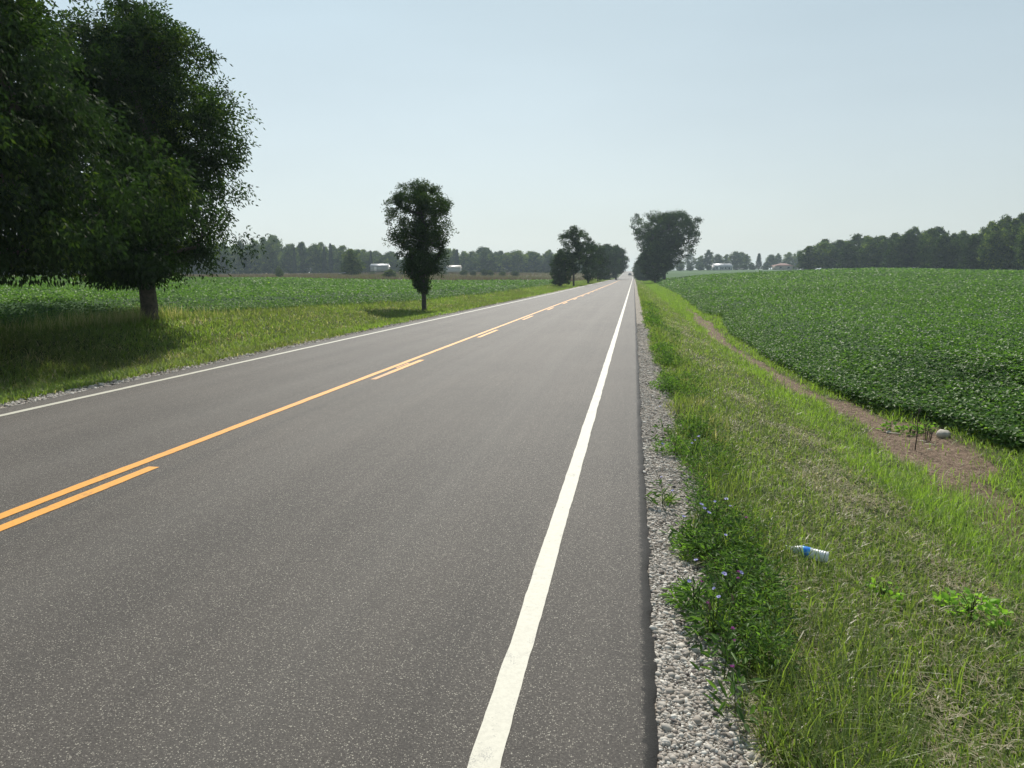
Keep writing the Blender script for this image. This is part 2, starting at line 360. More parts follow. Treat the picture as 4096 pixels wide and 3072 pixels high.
def ground(X, Y):
    X = np.asarray(X, float); Y = np.asarray(Y, float)
    zr = zroad(Y)
    zright = zr+np.interp(X, RX, RH)
    xl = -X
    rel = np.interp(xl, LX, LH)
    zleft = zr+rel+zl_edge(Y)*sstep(9.5, 14, xl)
    near = np.where(X > 0, zright, np.where(xl > 7.5, zleft, zr-.03))
    s = np.where(X > 0, sstep(5.5, 16, X), sstep(14, 24, xl))
    z = near*(1-s)+zfield(X, Y)*s
    off = np.abs(X+3.8)
    z = z+(fbm(X*.7, Y*.7, 3)-.5)*.10*sstep(4.3, 6, off)*(1-sstep(60, 200, np.abs(Y)))
    return z
def gz(x, y): return float(ground(np.array([x]), np.array([y]))[0])

# crop edges
def soyR_edge(Y): return np.interp(Y, [0, 8.5, 9.8, 11, 13, 15.6, 22, 30, 36, 40, 44, 53, 80, 200], [5.2, 5.0, 4.85, 4.6, 4.2, 3.8, 3.7, 3.8, 4.3, 4.8, 4.1, 4.35, 5.0, 5.6])+.16*(fbm(Y*.5, Y*0+3.3, 2)-.5)*2
def soyL_edge(Y): return -14.3-.4*(fbm(Y*.2, Y*0+8, 2)-.5)*2
def soil_mask(X, Y):
    c = np.interp(Y, [0, 5, 7, 8.4, 10.7, 13.3, 14.9, 19.4, 25.6, 35, 45], [3.1, 3.3, 3.5, 3.74, 4.05, 3.85, 3.45, 3.27, 3.06, 3.4, 3.7])
    wd = np.interp(Y, [0, 5, 7, 8.4, 9.6, 11.2, 12.4, 13.5, 16, 25, 33, 38, 45], [.10, .18, .26, .32, .50, .52, .32, .25, .22, .24, .34, .42, .2])
    n = (fbm(X*2.6, Y*1.3, 3, 4)-.5)*.62
    m = 1-sstep(-.14, .12, np.abs(X-c)-wd*1.05+n*1.0)
    return m*(1-sstep(46, 60, Y))*sstep(-4, 1, Y)*np.interp(Y, [0, 6.5, 8.0, 9.2], [.25, .5, .85, 1])

# ground sheet
gx = np.unique(np.concatenate([np.arange(-20, -7.4, .3), np.arange(-7.4, -.2, 1.8), np.arange(-.2, 7, .12), np.arange(7, 20, .7), np.arange(20, 80, 3), np.arange(80, 300, 8), np.arange(300, 1500, 45),
                               -np.arange(20, 80, 3), -np.arange(80, 300, 8), -np.arange(300, 1500, 45)]))
gy = np.unique(np.concatenate([-np.arange(4, 80, 6.0), np.arange(-4, 16, .16), np.arange(16, 45, .4), np.arange(45, 120, 1.2), np.arange(120, 700, 5), np.arange(700, 1700, 40)]))
GX, GY = np.meshgrid(gx, gy)
GZ = ground(GX, GY)
nX, nY = len(gx), len(gy)
ii = np.arange(nX*nY).reshape(nY, nX)
quads = np.stack([ii[:-1, :-1], ii[:-1, 1:], ii[1:, 1:], ii[1:, :-1]], -1).reshape(-1, 4)
soil = soil_mask(GX, GY)
DD = GX*FWD[0]+GY*FWD[1]
def soyL_far(X, Y):   # depth of the far edge of the left crop
    px = 2048+F*((X*RGT[0]+Y*RGT[1])/np.maximum(X*FWD[0]+Y*FWD[1], 1)); return np.interp(px, [-800, 850, 1300, 1600, 2130], [72, 100, 122, 140, 168])
crop = ((GX > soyR_edge(GY)+.1) & (GY > -6)).astype(float)
inL = (GX < -14.3)
dryl = (inL & (DD > soyL_far(GX, GY))).astype(float)*sstep(30, 60, GY+0*GX)
crop = np.where(inL & (DD <= soyL_far(GX, GY)), 1.0, crop)
soil = np.maximum(soil, (crop > 0)*(GY < 60)*(DD < 60)*.85)
crop = np.where((DD < 60), 0, crop)
V = np.stack([GX, GY, GZ], -1).reshape(-1, 3)
go = mesh_np('ground', V, quads, M_ground, attrs={'soil': soil.ravel(), 'dry': dryl.ravel(), 'crop': crop.ravel()}, smooth=True)
tag(go, kind='structure')

# ---------------------------------------------------------------- road
def strip(name, edges, y0, y1, lift, material, parent, wob=.004, step=None, ragged=0, attrs=None):
    ys = [y0]
    while ys[-1] < y1: ys.append(min(y1, ys[-1]+(step or max(.05, abs(ys[-1])*.012))))
    ys = np.array(ys)
    cols = []
    for j, x in enumerate(edges):
        e = (j == 0 or j == len(edges)-1)
        cols.append(x+(wob*(fbm(ys*3, ys*0+x*7+j, 3)-.5)*2+ragged*(fbm(ys*14, ys*0+x*3, 3)-.5)*2 if e else 0*ys))
    X = np.stack(cols, 1); Y = np.repeat(ys[:, None], len(edges), 1)
    Z = zroad(Y)+lift
    n = len(edges); I = np.arange(len(ys)*n).reshape(-1, n)
    q = np.stack([I[:-1, :-1], I[:-1, 1:], I[1:, 1:], I[1:, :-1]], -1).reshape(-1, 4)
    return X, Y, Z, q, ys
LINE_R, LINE_L, SOLID, DASHX = -.461, -7.39, -4.29, -4.085
ed = [-7.79, -7.66, -6, -4.2, -2, -.4, .03, .075, .13]
X, Y, Z, q, ys = strip('road', ed, -20, 700, .0, None, None, wob=.018, ragged=.02)
n = len(ed)
X = np.hstack([X[:, :1]-.05, X, X[:, -1:]+.035]); Y = np.hstack([Y[:, :1], Y, Y[:, -1:]]); Z = np.hstack([Z[:, :1]-.10, Z, Z[:, -1:]-.09])
rag = (fbm(ys*20, ys*0+5, 2)-.5)
Z[:, -2] -= .008+.010*rag; Z[:, -3] -= .001
n2 = n+2; I = np.arange(len(ys)*n2).reshape(-1, n2)
q = np.stack([I[:-1, :-1], I[:-1, 1:], I[1:, 1:], I[1:, :-1]], -1).reshape(-1, 4)
E = np.zeros_like(X); E[:, -1] = 1; E[:, -2] = .9; E[:, -3] = .45; E[:, 0] = .6; E[:, 1] = .25
road = mesh_np('road', np.stack([X, Y, Z], -1).reshape(-1, 3), q, M_asph, attrs={'edge': E.ravel()}, smooth=False)
tag(road, kind='structure')
def line(name, xc, wd, y0, y1, m, ragged=.003, lift=.004, wob=.008):
    X, Y, Z, q, ys = strip(name, [xc-wd/2, xc+wd/2], y0, y1, lift, m, road, wob=wob, ragged=ragged)
    o = mesh_np(name, np.stack([X, Y, Z], -1).reshape(-1, 3), q, m, road); return o
line('edge_line', LINE_R, .108, -15, 690, M_white)['label'] = 'white edge line beside the gravel shoulder'
line('edge_line', LINE_L, .108, -15, 690, M_white)['label'] = 'white edge line on the far side of the road'
line('centre_line', SOLID, .105, -15, 232, M_yellow)
k = 0
for y0, y1 in [(-2.2, 5.5)]+[(10.9+8.05*i-(.03*i*i), 10.9+8.05*i+2.75-(.03*i*i)) for i in range(0, 24)]:
    if y0 > 215: break
    line('centre_dash', DASHX, .105, y0+(.85 if k == 1 else 0), y1, M_yellow, ragged=.004, wob=.004)
    if k == 1: line('faded_centre_dash', DASHX, .09, y0, y0+.85, M_faded, ragged=.006)
    k += 1
line('faded_centre_dash', (SOLID+DASHX)/2+.005, .05, 12.35, 13.1, M_faded, ragged=.004)

# gravel shoulders
def shoulder(name, x0, x1, y1, k):
    ys = [-8.0]
    while ys[-1] < y1: ys.append(ys[-1]+max(.06, abs(ys[-1])*.02))
    ys = np.array(ys)
    m = 9; t = np.linspace(0, 1, m)[None, :]
    xe = x1+(x1-x0)*.35*(fbm(ys*.9, ys*0+k, 3)-.5)*2+(.40*np.clip(3.0-ys, 0, 1.2) if x1 > 0 else 0)
    X = x0+(xe[:, None]-x0)*t; Y = np.repeat(ys[:, None], m, 1)
    Z = ground(X, Y)+.012-.03*(t > .999)+(fbm(X*9, Y*9, 2)-.5)*.012
    I = np.arange(len(ys)*m).reshape(-1, m)
    q = np.stack([I[:-1, :-1], I[:-1, 1:], I[1:, 1:], I[1:, :-1]], -1).reshape(-1, 4)
    if x1 < x0: q = q[:, ::-1]
    o = mesh_np(name, np.stack([X, Y, Z], -1).reshape(-1, 3), q, M_gravel, smooth=True); tag(o, kind='structure')
shoulder('gravel_shoulder', .09, .56, 300, 2.0)
shoulder('gravel_shoulder', -7.74, -8.22, 300, 5.0)

# loose stones on the shoulders
def ico():
    t = (1+5**.5)/2
    v = np.array([(-1, t, 0), (1, t, 0), (-1, -t, 0), (1, -t, 0), (0, -1, t), (0, 1, t), (0, -1, -t), (0, 1, -t), (t, 0, -1), (t, 0, 1), (-t, 0, -1), (-t, 0, 1)], float)
    v /= np.linalg.norm(v[0])
    f = np.array([(0, 11, 5), (0, 5, 1), (0, 1, 7), (0, 7, 10), (0, 10, 11), (1, 5, 9), (5, 11, 4), (11, 10, 2), (10, 7, 6), (7, 1, 8), (3, 9, 4), (3, 4, 2), (3, 2, 6), (3, 6, 8), (3, 8, 9), (4, 9, 5), (2, 4, 11), (6, 2, 10), (8, 6, 7), (9, 8, 1)])
    return v, f
IV, IF = ico()
def rotm(n):
    q = rng.normal(size=(n, 4)); q /= np.linalg.norm(q, axis=1)[:, None]; a, b, c, d = q.T
    return np.stack([1-2*(c*c+d*d), 2*(b*c-a*d), 2*(b*d+a*c), 2*(b*c+a*d), 1-2*(b*b+d*d), 2*(c*d-a*b), 2*(b*d-a*c), 2*(c*d+a*b), 1-2*(b*b+c*c)], -1).reshape(n, 3, 3)
def stones(X, Y, s, name):
    n = len(X); Z = ground(X, Y)+.012
    v = IV[None]*(1+rng.uniform(-.32, .25, (n, 12, 1)))
    v = v*rng.uniform(.45, 1.25, (n, 1, 3)); v = np.einsum('nij,nkj->nki', rotm(n), v)
    v[:, :, 2] *= .7
    v = v*s[:, None, None]+np.stack([X, Y, Z+s*.25], -1)[:, None, :]
    f = (IF[None]+np.arange(n)[:, None, None]*12).reshape(-1, 3)
    t = np.repeat(np.clip(rng.normal(.55, .25, n), 0, 1), 12)
    o = mesh_np(name, v.reshape(-1, 3), f, M_stone, attrs={'tint': t}); return tag(o, kind='stuff', label='loose pale grey and pinkish crushed stones lying on the road shoulder', cat='gravel')
def ypow(n, y0, y1, p):
    u = rng.random(n); a = 1-p
    return (y0**a+u*(y1**a-y0**a))**(1/a)
n = 110000
Yg = ypow(n, 1.1, 26, 1.7); Xg = .13+rng.random(n)**1.15*(.42+.42*np.clip(3.0-Yg, 0, 1.2)+.10*(fbm(Yg*1.2, Yg*0, 2)-.5))
s = rng.lognormal(math.log(.0042), .58, n)*(1+.025*Yg); s *= 1+.5*sstep(.45, .9, Xg)*(Yg < 3.5)
st1 = stones(Xg, Yg, np.clip(s, .003, .022), 'loose_stones')
n = 9000
Yg = ypow(n, 8, 60, 1.3); Xg = -7.8-rng.random(n)**1.3*.52
st2 = stones(Xg, Yg, rng.lognormal(math.log(.016), .4, n), 'loose_stones')
st2['label'] = 'thin strip of loose stones along the far edge of the road'

# ---------------------------------------------------------------- blades
def blades(P, H, W, az, lean, tint, name, m, curl=.6, label=None, cat='grass', parent=None):
    n = len(P)
    d = np.stack([np.cos(az), np.sin(az), 0*az], -1)
    sa = az+rng.uniform(.9, 2.2, n); sdv = np.stack([np.cos(sa), np.sin(sa), 0*az], -1)
    th = lean; up = np.array([0, 0, 1.0])
    p1 = P+(d*np.sin(th)[:, None]+up*np.cos(th)[:, None])*(H*.5)[:, None]
    th2 = np.minimum(th+curl*rng.uniform(.2, 1.4, n), 1.75)
    p2 = p1+(d*np.sin(th2)[:, None]+up*np.cos(th2)[:, None])*(H*.55)[:, None]
    hw = (W/2)[:, None]*sdv
    V = np.stack([P-hw, P+hw, p1-hw*.8, p1+hw*.8, p2], 1).reshape(-1, 3)
    b = (np.arange(n)*5)[:, None]
    q = b+np.array([[0, 1, 3, 2]]); t = b+np.array([[2, 3, 4]])
    o = mesh_np(name, V, [q, t], m, parent, attrs={'tint': np.repeat(tint, 5)})
    return tag(o, kind='stuff', label=label, cat=cat)

# right verge ----------------------------------------------------------
def verge_right():
    n = 420000
    Y = ypow(n, .9, 330, 1.38)
    X = .42+rng.random(n)*4.7
    D = np.hypot(X, Y)
    far = sstep(60, 200, Y); X = X+far*rng.random(n)*3.5
    sm = soil_mask(X, Y)
    gedge = .46+.32*(fbm(Y*1.3, Y*0+6, 3)-.5)*2+.30*np.clip(2.95-Y, 0, 1.2)
    keep = (X > gedge)&(rng.random(n) > sm*.95)&(X < soyR_edge(Y)+.35)
    # patchiness of cover
    cov = fbm(X*1.6, Y*.9, 3, 2)
    keep &= rng.random(n) < np.clip(.35+1.3*cov, 0, 1)
    X, Y, D, cov = X[keep], Y[keep], D[keep], cov[keep]; n = len(X)
    lod = np.maximum(1, D/7.0)**.62
    edge = 1-sstep(.55, 1.25, X); lthr = np.interp(Y, [1.5, 2.6, 4.5, 7], [1.15, 1.45, 1.9, 2.2]); lush = sstep(lthr, lthr+.7, X+.5*(fbm(X*.8, Y*.5, 2, 8)-.5))*(1-sstep(5, 7, X))
    H = (.045+.065*rng.random(n)+.12*edge*rng.random(n)+.09*lush*rng.random(n)*cov*2)*(.6+.8*fbm(X*3, Y*2, 2, 5))
    H *= np.maximum(1, D/14)**.35
    W = (.0034+.0042*rng.random(n)**2)*lod*1.2
    az = rng.random(n)*2*math.pi
    lean = np.abs(rng.normal(.45, .38, n))
    # mown swaths: flattened, drying bands running along the road
    band = fbm(X*2.6+.35*np.sin(Y*.6), Y*.42, 3, 11)
    dry = (1-.85*sstep(1.0, 1.5, X)*(1-sstep(3.6, 4.6, Y)))*sstep(.50, .64, band)*sstep(.3, .6, fbm(X*1.7, Y*1.9, 2, 77))*(1-lush*.75)*(1-edge*.35)
    isdry = rng.random(n) < (.27+.45*dry)*(1-.5*lush)
    lean = np.where(isdry, lean*.6+rng.uniform(.7, 1.35, n), lean)
    tint = np.where(isdry, rng.uniform(0, .19, n), np.clip(rng.normal(.52, .17, n)+.32*lush+.24*(cov-.5)*2-.10*edge+.02, .24, 1))
    P = np.stack([X, Y, ground(X, Y)+.005+np.where(isdry, rng.random(n)*.035, 0)], -1)
    blades(P, H, W, az, lean, tint, 'verge_grass', M_grass, .7, 'mown green and drying grass on the slope between gravel shoulder and soybean field')
verge_right()
def straw_right():
    n = 70000
    Y = ypow(n, 1.2, 60, 1.5); X = .6+rng.random(n)*4.3
    sm = soil_mask(X, Y); band = fbm(X*2.6+.35*np.sin(Y*.6), Y*.42, 3, 11)
    keep = rng.random(n) < np.clip(.10+.8*sm+.6*(1-.9*sstep(1.0, 1.5, X)*(1-sstep(3.6, 4.6, Y)))*sstep(.52, .66, band)*sstep(.3, .6, fbm(X*1.7, Y*1.9, 2, 77)), 0, 1)
    X, Y = X[keep], Y[keep]; n = len(X); D = np.hypot(X, Y)
    H = .05+.10*rng.random(n)**2; W = (.0018+.0016*rng.random(n))*np.maximum(1, D/6)**.7
    az = rng.normal(1.2, .9, n); smk = sm[keep]
    P = np.stack([X, Y, ground(X, Y)+.012+rng.random(n)*(.055*(1-smk)+.012)], -1)
    blades(P, H, W, az, rng.uniform(1.3, 1.62, n), rng.random(n), 'straw_litter', M_straw, .12, 'dry straw and cut stems lying over the grass and bare soil', 'straw')
straw_right()
def coarse_right():   # darker coarse stems by the shoulder
    n = 9000
    Y = ypow(n, 1.3, 90, 1.35); X = .55+rng.gamma(2.2, .16, n)+.14*np.clip(2.6-Y, 0, 2)
    cl = fbm(X*3, Y*1.1, 2, 21); keep = rng.random(n) < sstep(.38, .62, cl)*1.1
    X, Y = X[keep], Y[keep]; n = len(X); D = np.hypot(X, Y)
    H = (.14+.22*rng.random(n))*np.maximum(1, D/20)**.2; W = (.004+.004*rng.random(n))*np.maximum(1, D/6)**.7
    P = np.stack([X, Y, ground(X, Y)], -1)
    blades(P, H, W, rng.random(n)*6.283, np.abs(rng.normal(.35, .3, n)), np.clip(rng.normal(.42, .12, n), .22, .8), 'coarse_verge_grass', M_grass, .8, 'long coarse grass blades standing along the gravel edge')
coarse_right()
def shoulder_weeds():
    n = 2600
    Y = ypow(n, 3.0, 45, 1.25); X = .42+rng.gamma(2.4, .15, n)
    cl = fbm(X*1.4, Y*.75, 2, 91); lim = np.interp(Y, [2.5, 3.4, 4.8, 6.7, 9, 20, 45], [.58, .74, .88, 1.0, 1.1, 1.35, 1.6]); keep = (rng.random(n) < np.interp(Y, [3, 8, 14, 30], [.36, .34, .22, .15])*sstep(.44, .60, cl)*(1-sstep(-.12, .12, X-lim)))
    X, Y = X[keep], Y[keep]; n = len(X); per = 46
    hh = (.10+.16*rng.random(n)); i = np.repeat(np.arange(n), per); m = len(i)
    lod = np.maximum(1, Y[i]/7)**.75
    a = rng.random(m)*6.283; rr = .09*rng.random(m)**.6*lod**.6
    x = X[i]+rr*np.cos(a); y = Y[i]+rr*np.sin(a); z = ground(x, y)+.01+hh[i]*rng.random(m)
    d = np.stack([np.cos(a), np.sin(a), rng.normal(.45, .5, m)], -1)+rng.normal(0, .4, (m, 3))
    V, f, t = leaves(np.stack([x, y, z], -1), d, rand_dir(m)+np.array([0, 0, 1.2]), .038*lod*rng.uniform(.5, 1.3, m), .0095*lod*rng.uniform(.6, 1.5, m), np.clip(rng.normal(.35, .22, m)+.35*(cl[keep][i]-.5), 0, 1), .15, False, .15)
    o = mesh_np('shoulder_weeds', V, f, M_weed, attrs={'tint': t}); tag(o, kind='stuff', label='dense dark green weeds with narrow leaves crowding the gravel edge', cat='weeds')
# left verge ------------------------------------------------------------
def verge_left():
    n = 230000
    Y = ypow(n, 3.5, 330, 1.25); X = -8.05-rng.random(n)*6.6
    D = np.hypot(X, Y); ge = 8.15+.16*(fbm(Y*.8, Y*0+2, 3)-.5)*2
    keep = (-X > ge)
    X, Y, D = X[keep], Y[keep], D[keep]; n = len(X)
    lod = np.maximum(1, D/8)**.7; cov = fbm(X*.9, Y*.6, 3, 31)
    back = sstep(12, 14, -X)
    H = (.07+.09*rng.random(n)+.08*cov)*(1+.7*back*rng.random(n))*np.maximum(1, D/25)**.25
    W = (.006+.004*rng.random(n))*lod
    band = fbm(X*1.5, Y*.3, 3, 41); dry = sstep(.52, .68, band)
    isd = rng.random(n) < .16+.42*dry*sstep(.3, .6, fbm(X*1.1, Y*1.1, 2, 78))
    tint = np.where(isd, rng.uniform(.02, .20, n), np.clip(rng.normal(.46, .16, n)+.9*(fbm(X*.35, Y*.22, 3, 44)-.5), .22, .95))
    lean = np.abs(rng.normal(.5, .35, n))+isd*.4
    blades(np.stack([X, Y, ground(X, Y)], -1), H, W, rng.random(n)*6.283, lean, tint, 'verge_grass', M_grass, .7, 'rough green grass bank on the far side of the road below the trees')
verge_left()
def tall_left():
    n = 16000
    Y = rng.uniform(8, 30, n); X = -13.5-rng.gamma(1.6, .35, n)
    cl = fbm(X*.8, Y*.5, 2, 51)
    dens = .55*np.exp(-((Y-19.0)/2.2)**2)+.40*(1-sstep(17, 20, Y))+.01
    keep = rng.random(n) < dens*sstep(.3, .55, cl)*1.2
    X, Y = X[keep], Y[keep]; n = len(X)
    H = .22+.30*rng.random(n); W = .006+.006*rng.random(n)
    blades(np.stack([X, Y, ground(X, Y)], -1), H, W, rng.random(n)*6.283, np.abs(rng.normal(.18, .14, n)), np.where(rng.random(n) < .55, rng.uniform(.0, .2, n), rng.uniform(.25, .5, n)), 'tall_dry_grass', M_grass, .4,
           'tall brown seeding grass growing round the foot of the big roadside tree')
tall_left()
def meadow():
    n = 70000
    px = rng.uniform(300, 2350, n); D = rng.uniform(100, 375, n)
    zc = D*math.cos(PITCH); X = FWD[0]*D+RGT[0]*(px-2048)/F*zc; Y = FWD[1]*D+RGT[1]*(px-2048)/F*zc
    keep = (D > soyL_far(X, Y)+2) & (X < -15)
    X, Y, D = X[keep], Y[keep], D[keep]; n = len(X)
    H = .5+.6*rng.random(n)*fbm(X*.05, Y*.05, 3, 3)*1.5; W = .10+.14*rng.random(n)
    blades(np.stack([X, Y, ground(X, Y)], -1), H, W, rng.random(n)*6.283, np.abs(rng.normal(.3, .2, n)), np.clip(rng.normal(.40, .18, n)+1.2*(fbm(X*.03, Y*.03, 2, 5)-.5), 0, 1), 'meadow_grass', M_meadow, .5, 'brownish dry meadow grass between the soybean field and the far wood')
meadow()

# ---------------------------------------------------------------- leaf shapes
def leaves(P, D, NRM, L, W, tint, cup=.15, six=True, droop=0):
    """ovate leaves: P base point, D direction, NRM approx normal"""
    D = D/np.linalg.norm(D, axis=1)[:, None]
    S_ = np.cross(D, NRM); S_ /= np.linalg.norm(S_, axis=1)[:, None]+1e-9
    U = np.cross(S_, D)
    l = L[:, None]; w_ = (W/2)[:, None]
    n = len(P)
    if six:
        cu = cup
        V = np.stack([P, P+D*l*.33+S_*w_+U*w_*cu, P+D*l*.70+S_*w_*.72+U*w_*cu-U*l*droop*.4, P+D*l-U*l*droop, P+D*l*.70-S_*w_*.72+U*w_*cu-U*l*droop*.4, P+D*l*.33-S_*w_+U*w_*cu], 1).reshape(-1, 3)
        b = (np.arange(n)*6)[:, None]
        f = [np.concatenate([b+np.array([[0, 1, 2, 3]]), b+np.array([[0, 3, 4, 5]])])]
        return V, f, np.repeat(tint, 6)
    V = np.stack([P, P+D*l*.45+S_*w_+U*w_*cup, P+D*l-U*l*droop, P+D*l*.45-S_*w_+U*w_*cup], 1).reshape(-1, 3)
    b = (np.arange(n)*4)[:, None]
    f = [np.concatenate([b+np.array([[0, 1, 2]]), b+np.array([[0, 2, 3]])])]
    return V, f, np.repeat(tint, 4)

def rand_dir(n):
    d = rng.normal(size=(n, 3)); return d/np.linalg.norm(d, axis=1)[:, None]
shoulder_weeds()
# ---------------------------------------------------------------- soybeans
def soy_height(X, Y): return .62+.20*fbm(X*.35, Y*.35, 3, 61)+.10*(fbm(X*.03, Y*.05, 2, 62)-.5)*2
def soy(side):
    parts = []
    # canopy leaves, sampled in a fan about the viewing side of the field
    if side > 0: a0, a1, d0, d1, n = -.05, R(62), 4.3, 240, 640000
    else: a0, a1, d0, d1, n = R(-70), R(-2.5), 14.5, 240, 380000
    ang = a0+rng.random(n)*(a1-a0)
    D = np.exp(rng.uniform(math.log(d0), math.log(d1), n))
    X = D*np.sin(ang); Y = D*np.cos(ang)
    if side > 0: e = X-soyR_edge(Y); keep = (e > 0)
    else:
        e = soyL_edge(Y)-X; dep = X*FWD[0]+Y*FWD[1]; keep = (e > 0) & (dep < soyL_far(X, Y))
    if side > 0:
        # woods and lawn limit the field far away
        dep = X*FWD[0]+Y*FWD[1]; keep &= (dep < 235)
    X, Y, D, e = X[keep], Y[keep], D[keep], e[keep]; n = len(X)
    h = soy_height(X, Y)
    rnd = rng.random(n)
    edge = np.exp(-e/.45)
    rows = .5+.5*np.cos(e*2*math.pi/.76)
    z = h*(1-.16*rng.random(n)**2-.10*(1-rows)*(D < 40))
    z = np.where(rng.random(n) < edge*.8+.10, h*rnd, z)
    lod = np.maximum(1, D/26)**.95
    sz = .064*lod*rng.uniform(.65, 1.3, n)
    # small-leaved weeds among the nearest rows
    wz = sstep(.50, .60, fbm(X*.45, Y*.28, 2, 66))*(e < 2.0)*(side > 0)*(Y > 6)*(Y < 19)
    sz = np.where(rng.random(n) < wz*.8, sz*.5, sz)
    P = np.stack([X, Y, ground(X, Y)+z*np.clip(.30+e*.42, 0, 1)], -1)
    az = rng.random(n)*6.283
    el = rng.normal(-.1, .38, n)
    tilt = rng.normal(0, .40, (n, 3)); tilt[:, 2] = 1
    allV = []; allF = []; allT = []; off = 0
    near = D < 16
    tint = np.clip(rng.normal(.42, .18, n)+.35*(fbm(X*.06, Y*.05, 3, 63)-.5)-.25*wz, 0, 1)
    tint = np.where(rng.random(n) < .006, 1.0, np.minimum(tint, .93))
    for k in range(3):
        m_ = near if k else np.ones(n, bool)
        a = az[m_]+(0, 1.75, -1.75)[k]
        d = np.stack([np.cos(a)*np.cos(el[m_]), np.sin(a)*np.cos(el[m_]), np.sin(el[m_])-.1], -1)
        nn = tilt[m_]+rng.normal(0, .15, (m_.sum(), 3))
        V, f, t = leaves(P[m_], d, nn, sz[m_], sz[m_]*.72, tint[m_]+0*d[:, 0], cup=.18, six=True, droop=.12)
        allV.append(V); allF.append(f[0]+off); allT.append(t); off += len(V)
    # the outermost row, leafy right down to the ground
    ne = 75000 if side > 0 else 36000
    Ye = ypow(ne, 6.5 if side > 0 else 8, 170, 1.5 if side > 0 else 1.2); ee = rng.gamma(1.6, .28, ne)
    Xe = soyR_edge(Ye)+ee if side > 0 else soyL_edge(Ye)-ee
    he = soy_height(Xe, Ye)*np.clip(.30+ee*.42, 0, 1); lo = np.maximum(1, np.hypot(Xe, Ye)/26)**.8
    Pe = np.stack([Xe, Ye, ground(Xe, Ye)+.03+he*rng.random(ne)**.8], -1); ae = rng.random(ne)*6.283
    de = np.stack([np.cos(ae)-(.5 if side > 0 else -.5), np.sin(ae)-.3, rng.normal(-.1, .4, ne)], -1)
    V, f, t = leaves(Pe, de, rng.normal(0, .4, (ne, 3))+np.array([0, -.3, 1]), .058*lo*rng.uniform(.6, 1.3, ne), .042*lo*rng.uniform(.6, 1.3, ne), np.clip(rng.normal(.45, .2, ne), 0, .95), .18, True, .12)
    allV.append(V); allF.append(f[0]+off); allT.append(t); off += len(V)
    nm = 'soybean_field'
    o = mesh_np(nm, np.vstack(allV), [np.vstack(allF)], M_soy, attrs={'tint': np.concatenate(allT)})
    tag(o, kind='stuff', cat='crop', label='deep green soybean crop to the right of the ditch rising to a wood' if side > 0 else 'soybean crop beyond the left verge glinting behind the roadside trees')
    # leafy understorey sheet of the same crop, so the soil stays hidden between plants
    pr = np.exp(np.linspace(math.log(4.3 if side > 0 else 14.5), math.log(235 if side > 0 else 200), 330)); pa = np.linspace(a0, a1, 300)
    PR, PA = np.meshgrid(pr, pa)
    X = PR*np.sin(PA); Y = PR*np.cos(PA)
    if side > 0: X = np.maximum(X, soyR_edge(Y)+.22); e = X-soyR_edge(Y); ok = np.ones(X.shape, bool)
    else: X = np.minimum(X, soyL_edge(Y)-.22); e = soyL_edge(Y)-X; ok = (X*FWD[0]+Y*FWD[1]) < soyL_far(X, Y)+1.5
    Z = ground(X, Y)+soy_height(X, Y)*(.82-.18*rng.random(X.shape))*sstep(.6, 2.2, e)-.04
    I = np.arange(X.size).reshape(X.shape)
    q = np.stack([I[:-1, :-1], I[:-1, 1:], I[1:, 1:], I[1:, :-1]], -1).reshape(-1, 4)
    okf = ok.ravel()[q].all(1); q = q[okf]
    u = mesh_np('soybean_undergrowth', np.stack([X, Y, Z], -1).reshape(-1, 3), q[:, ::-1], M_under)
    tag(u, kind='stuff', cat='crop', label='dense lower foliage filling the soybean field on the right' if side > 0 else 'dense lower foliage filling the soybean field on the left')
soy(1); soy(-1)

